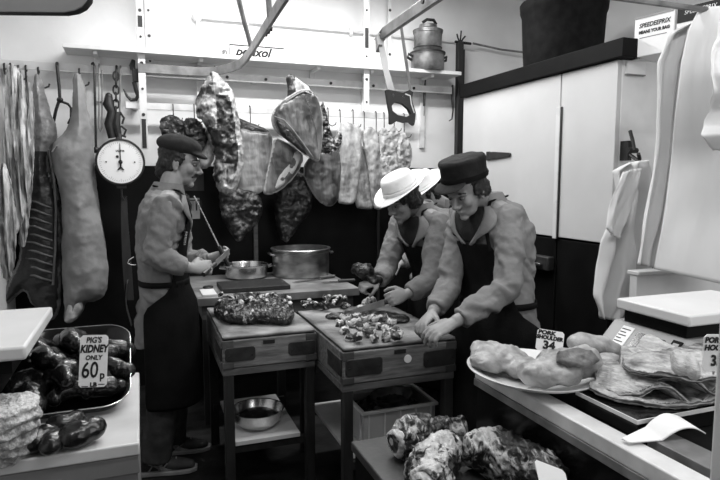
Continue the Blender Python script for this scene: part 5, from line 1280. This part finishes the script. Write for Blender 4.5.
lump([(AT(437,325,z=BZ+.02),(.05,.03,.018),(0,0,20)),(AT(425,327,z=BZ+.015),(.04,.03,.014),(0,0,-10))], .005, 'beefdk', 'meat_piece', 'dark meat piece under the hands of the black capped man', 'meat', lambda p: .25, dp(.004,30,2))
lump([(AT(369,303,z=BZ+.042),(.05,.035,.035),(0,-20,15)),(AT(362,308,z=BZ+.02),(.035,.03,.02),(0,0,0))], .0045, 'lamb', 'meat_joint', 'white topped bony joint near the white hatted man hands', 'meat', lambda p: .55+.6*(p.z-BZ-.02)*10*.5+.3*fnoise(p,20,3), dp(.008,24,5))
for i in range(26):
    px, py = 303+random.random()*48, 297+random.random()*9
    p = AT(px, py, z=BZ+.02+.02*random.random())
    r = [random.uniform(.016,.028), random.uniform(.014,.022), random.uniform(.01,.016)]
    k = MB().ell((0,0,0), r, Matrix.Translation(p) @ Euler((random.random(),random.random(),random.random()*6)).to_matrix().to_4x4(), 10, 7)
    q = org(k, .004, 1, lambda p: .006*fnoise(p, 50, i)); q.a = [.42+.7*fnoise(p, 22, i+50) for p in q.v]
    tag(q.build('meat_scrap', M['mince'], None), 'small scrap in the heap at the back left of larger block', 'meat', 'scraps at the back of the larger block')
slab('flat dark offcut behind the chops on the larger block', [(318,318),(345,312),(392,313),(412,318),(405,323),(360,318)], BZ+.012, .012, .012, 'beefdk', 47, lambda a,b,d,c: .3+.5*fnoise((a,b,0),20,47), .006)
# cleaver and blurred joint held by the white hatted man
pj = AT(366,276,d=3.2)
lump([(AT(366,272,d=3.2),(.05,.05,.045),(0,0,0)),(AT(358,268,d=3.2),(.035,.04,.03),(0,0,0)),(AT(373,281,d=3.2),(.05,.04,.035),(0,20,0))], .006, 'beefdk', 'meat_joint', 'dark ragged joint held up by the white hatted man', 'meat', lambda p: .3+.3*fnoise(p,20,9), dp(.014,22,9))
pk = AT(398,299,d=3.02); kd = V((-.95,-.1,-.15)).normalized()
t = thing('butcher_knife', 'knife in the hand of the white hatted man over the larger block', 'knife', pk)
MB().tube([pk, pk+kd*.08], [.011,.012], 8).build('handle', M['iron'], t)
MB().prism([(.08,-.018),(.24,-.012),(.28,.012),(.08,.018)], frame(pk, kd, Z, kd.cross(Z)), -.001, .0015).build('blade', M['greysteel'], t)
# ================================================================ LIGHT
def area(name, loc, rot, sx, sy, power):
    ld = bpy.data.lights.new(name, 'AREA'); ld.shape = 'RECTANGLE'; ld.size = sx; ld.size_y = sy; ld.energy = power
    o = bpy.data.objects.new(name, ld); C.objects.link(o); o.location = loc; o.rotation_euler = rot; return o
area('ceiling_tube_back', (1.0,3.6,2.98), (0,0,0), 2.0, .12, 80)
area('ceiling_tube_middle', (1.0,2.2,2.98), (0,0,0), 1.8, .12, 30)
area('ceiling_tube_front', (1.1,.75,2.98), (0,0,0), 2.2, .12, 34)
area('shop_window_daylight', (2.2,-.85,1.95), (math.radians(90),0,0), 1.9, 1.5, 40)
w = bpy.data.worlds.new('world'); bpy.context.scene.world = w; w.use_nodes = True
w.node_tree.nodes['Background'].inputs[0].default_value = (.6,.6,.6,1); w.node_tree.nodes['Background'].inputs[1].default_value = .03
sc = bpy.context.scene
sc.view_settings.view_transform = 'Standard'; sc.view_settings.look = 'None'; sc.view_settings.gamma = 1; sc.view_settings.use_curve_mapping = False
sc.view_settings.exposure = -.38
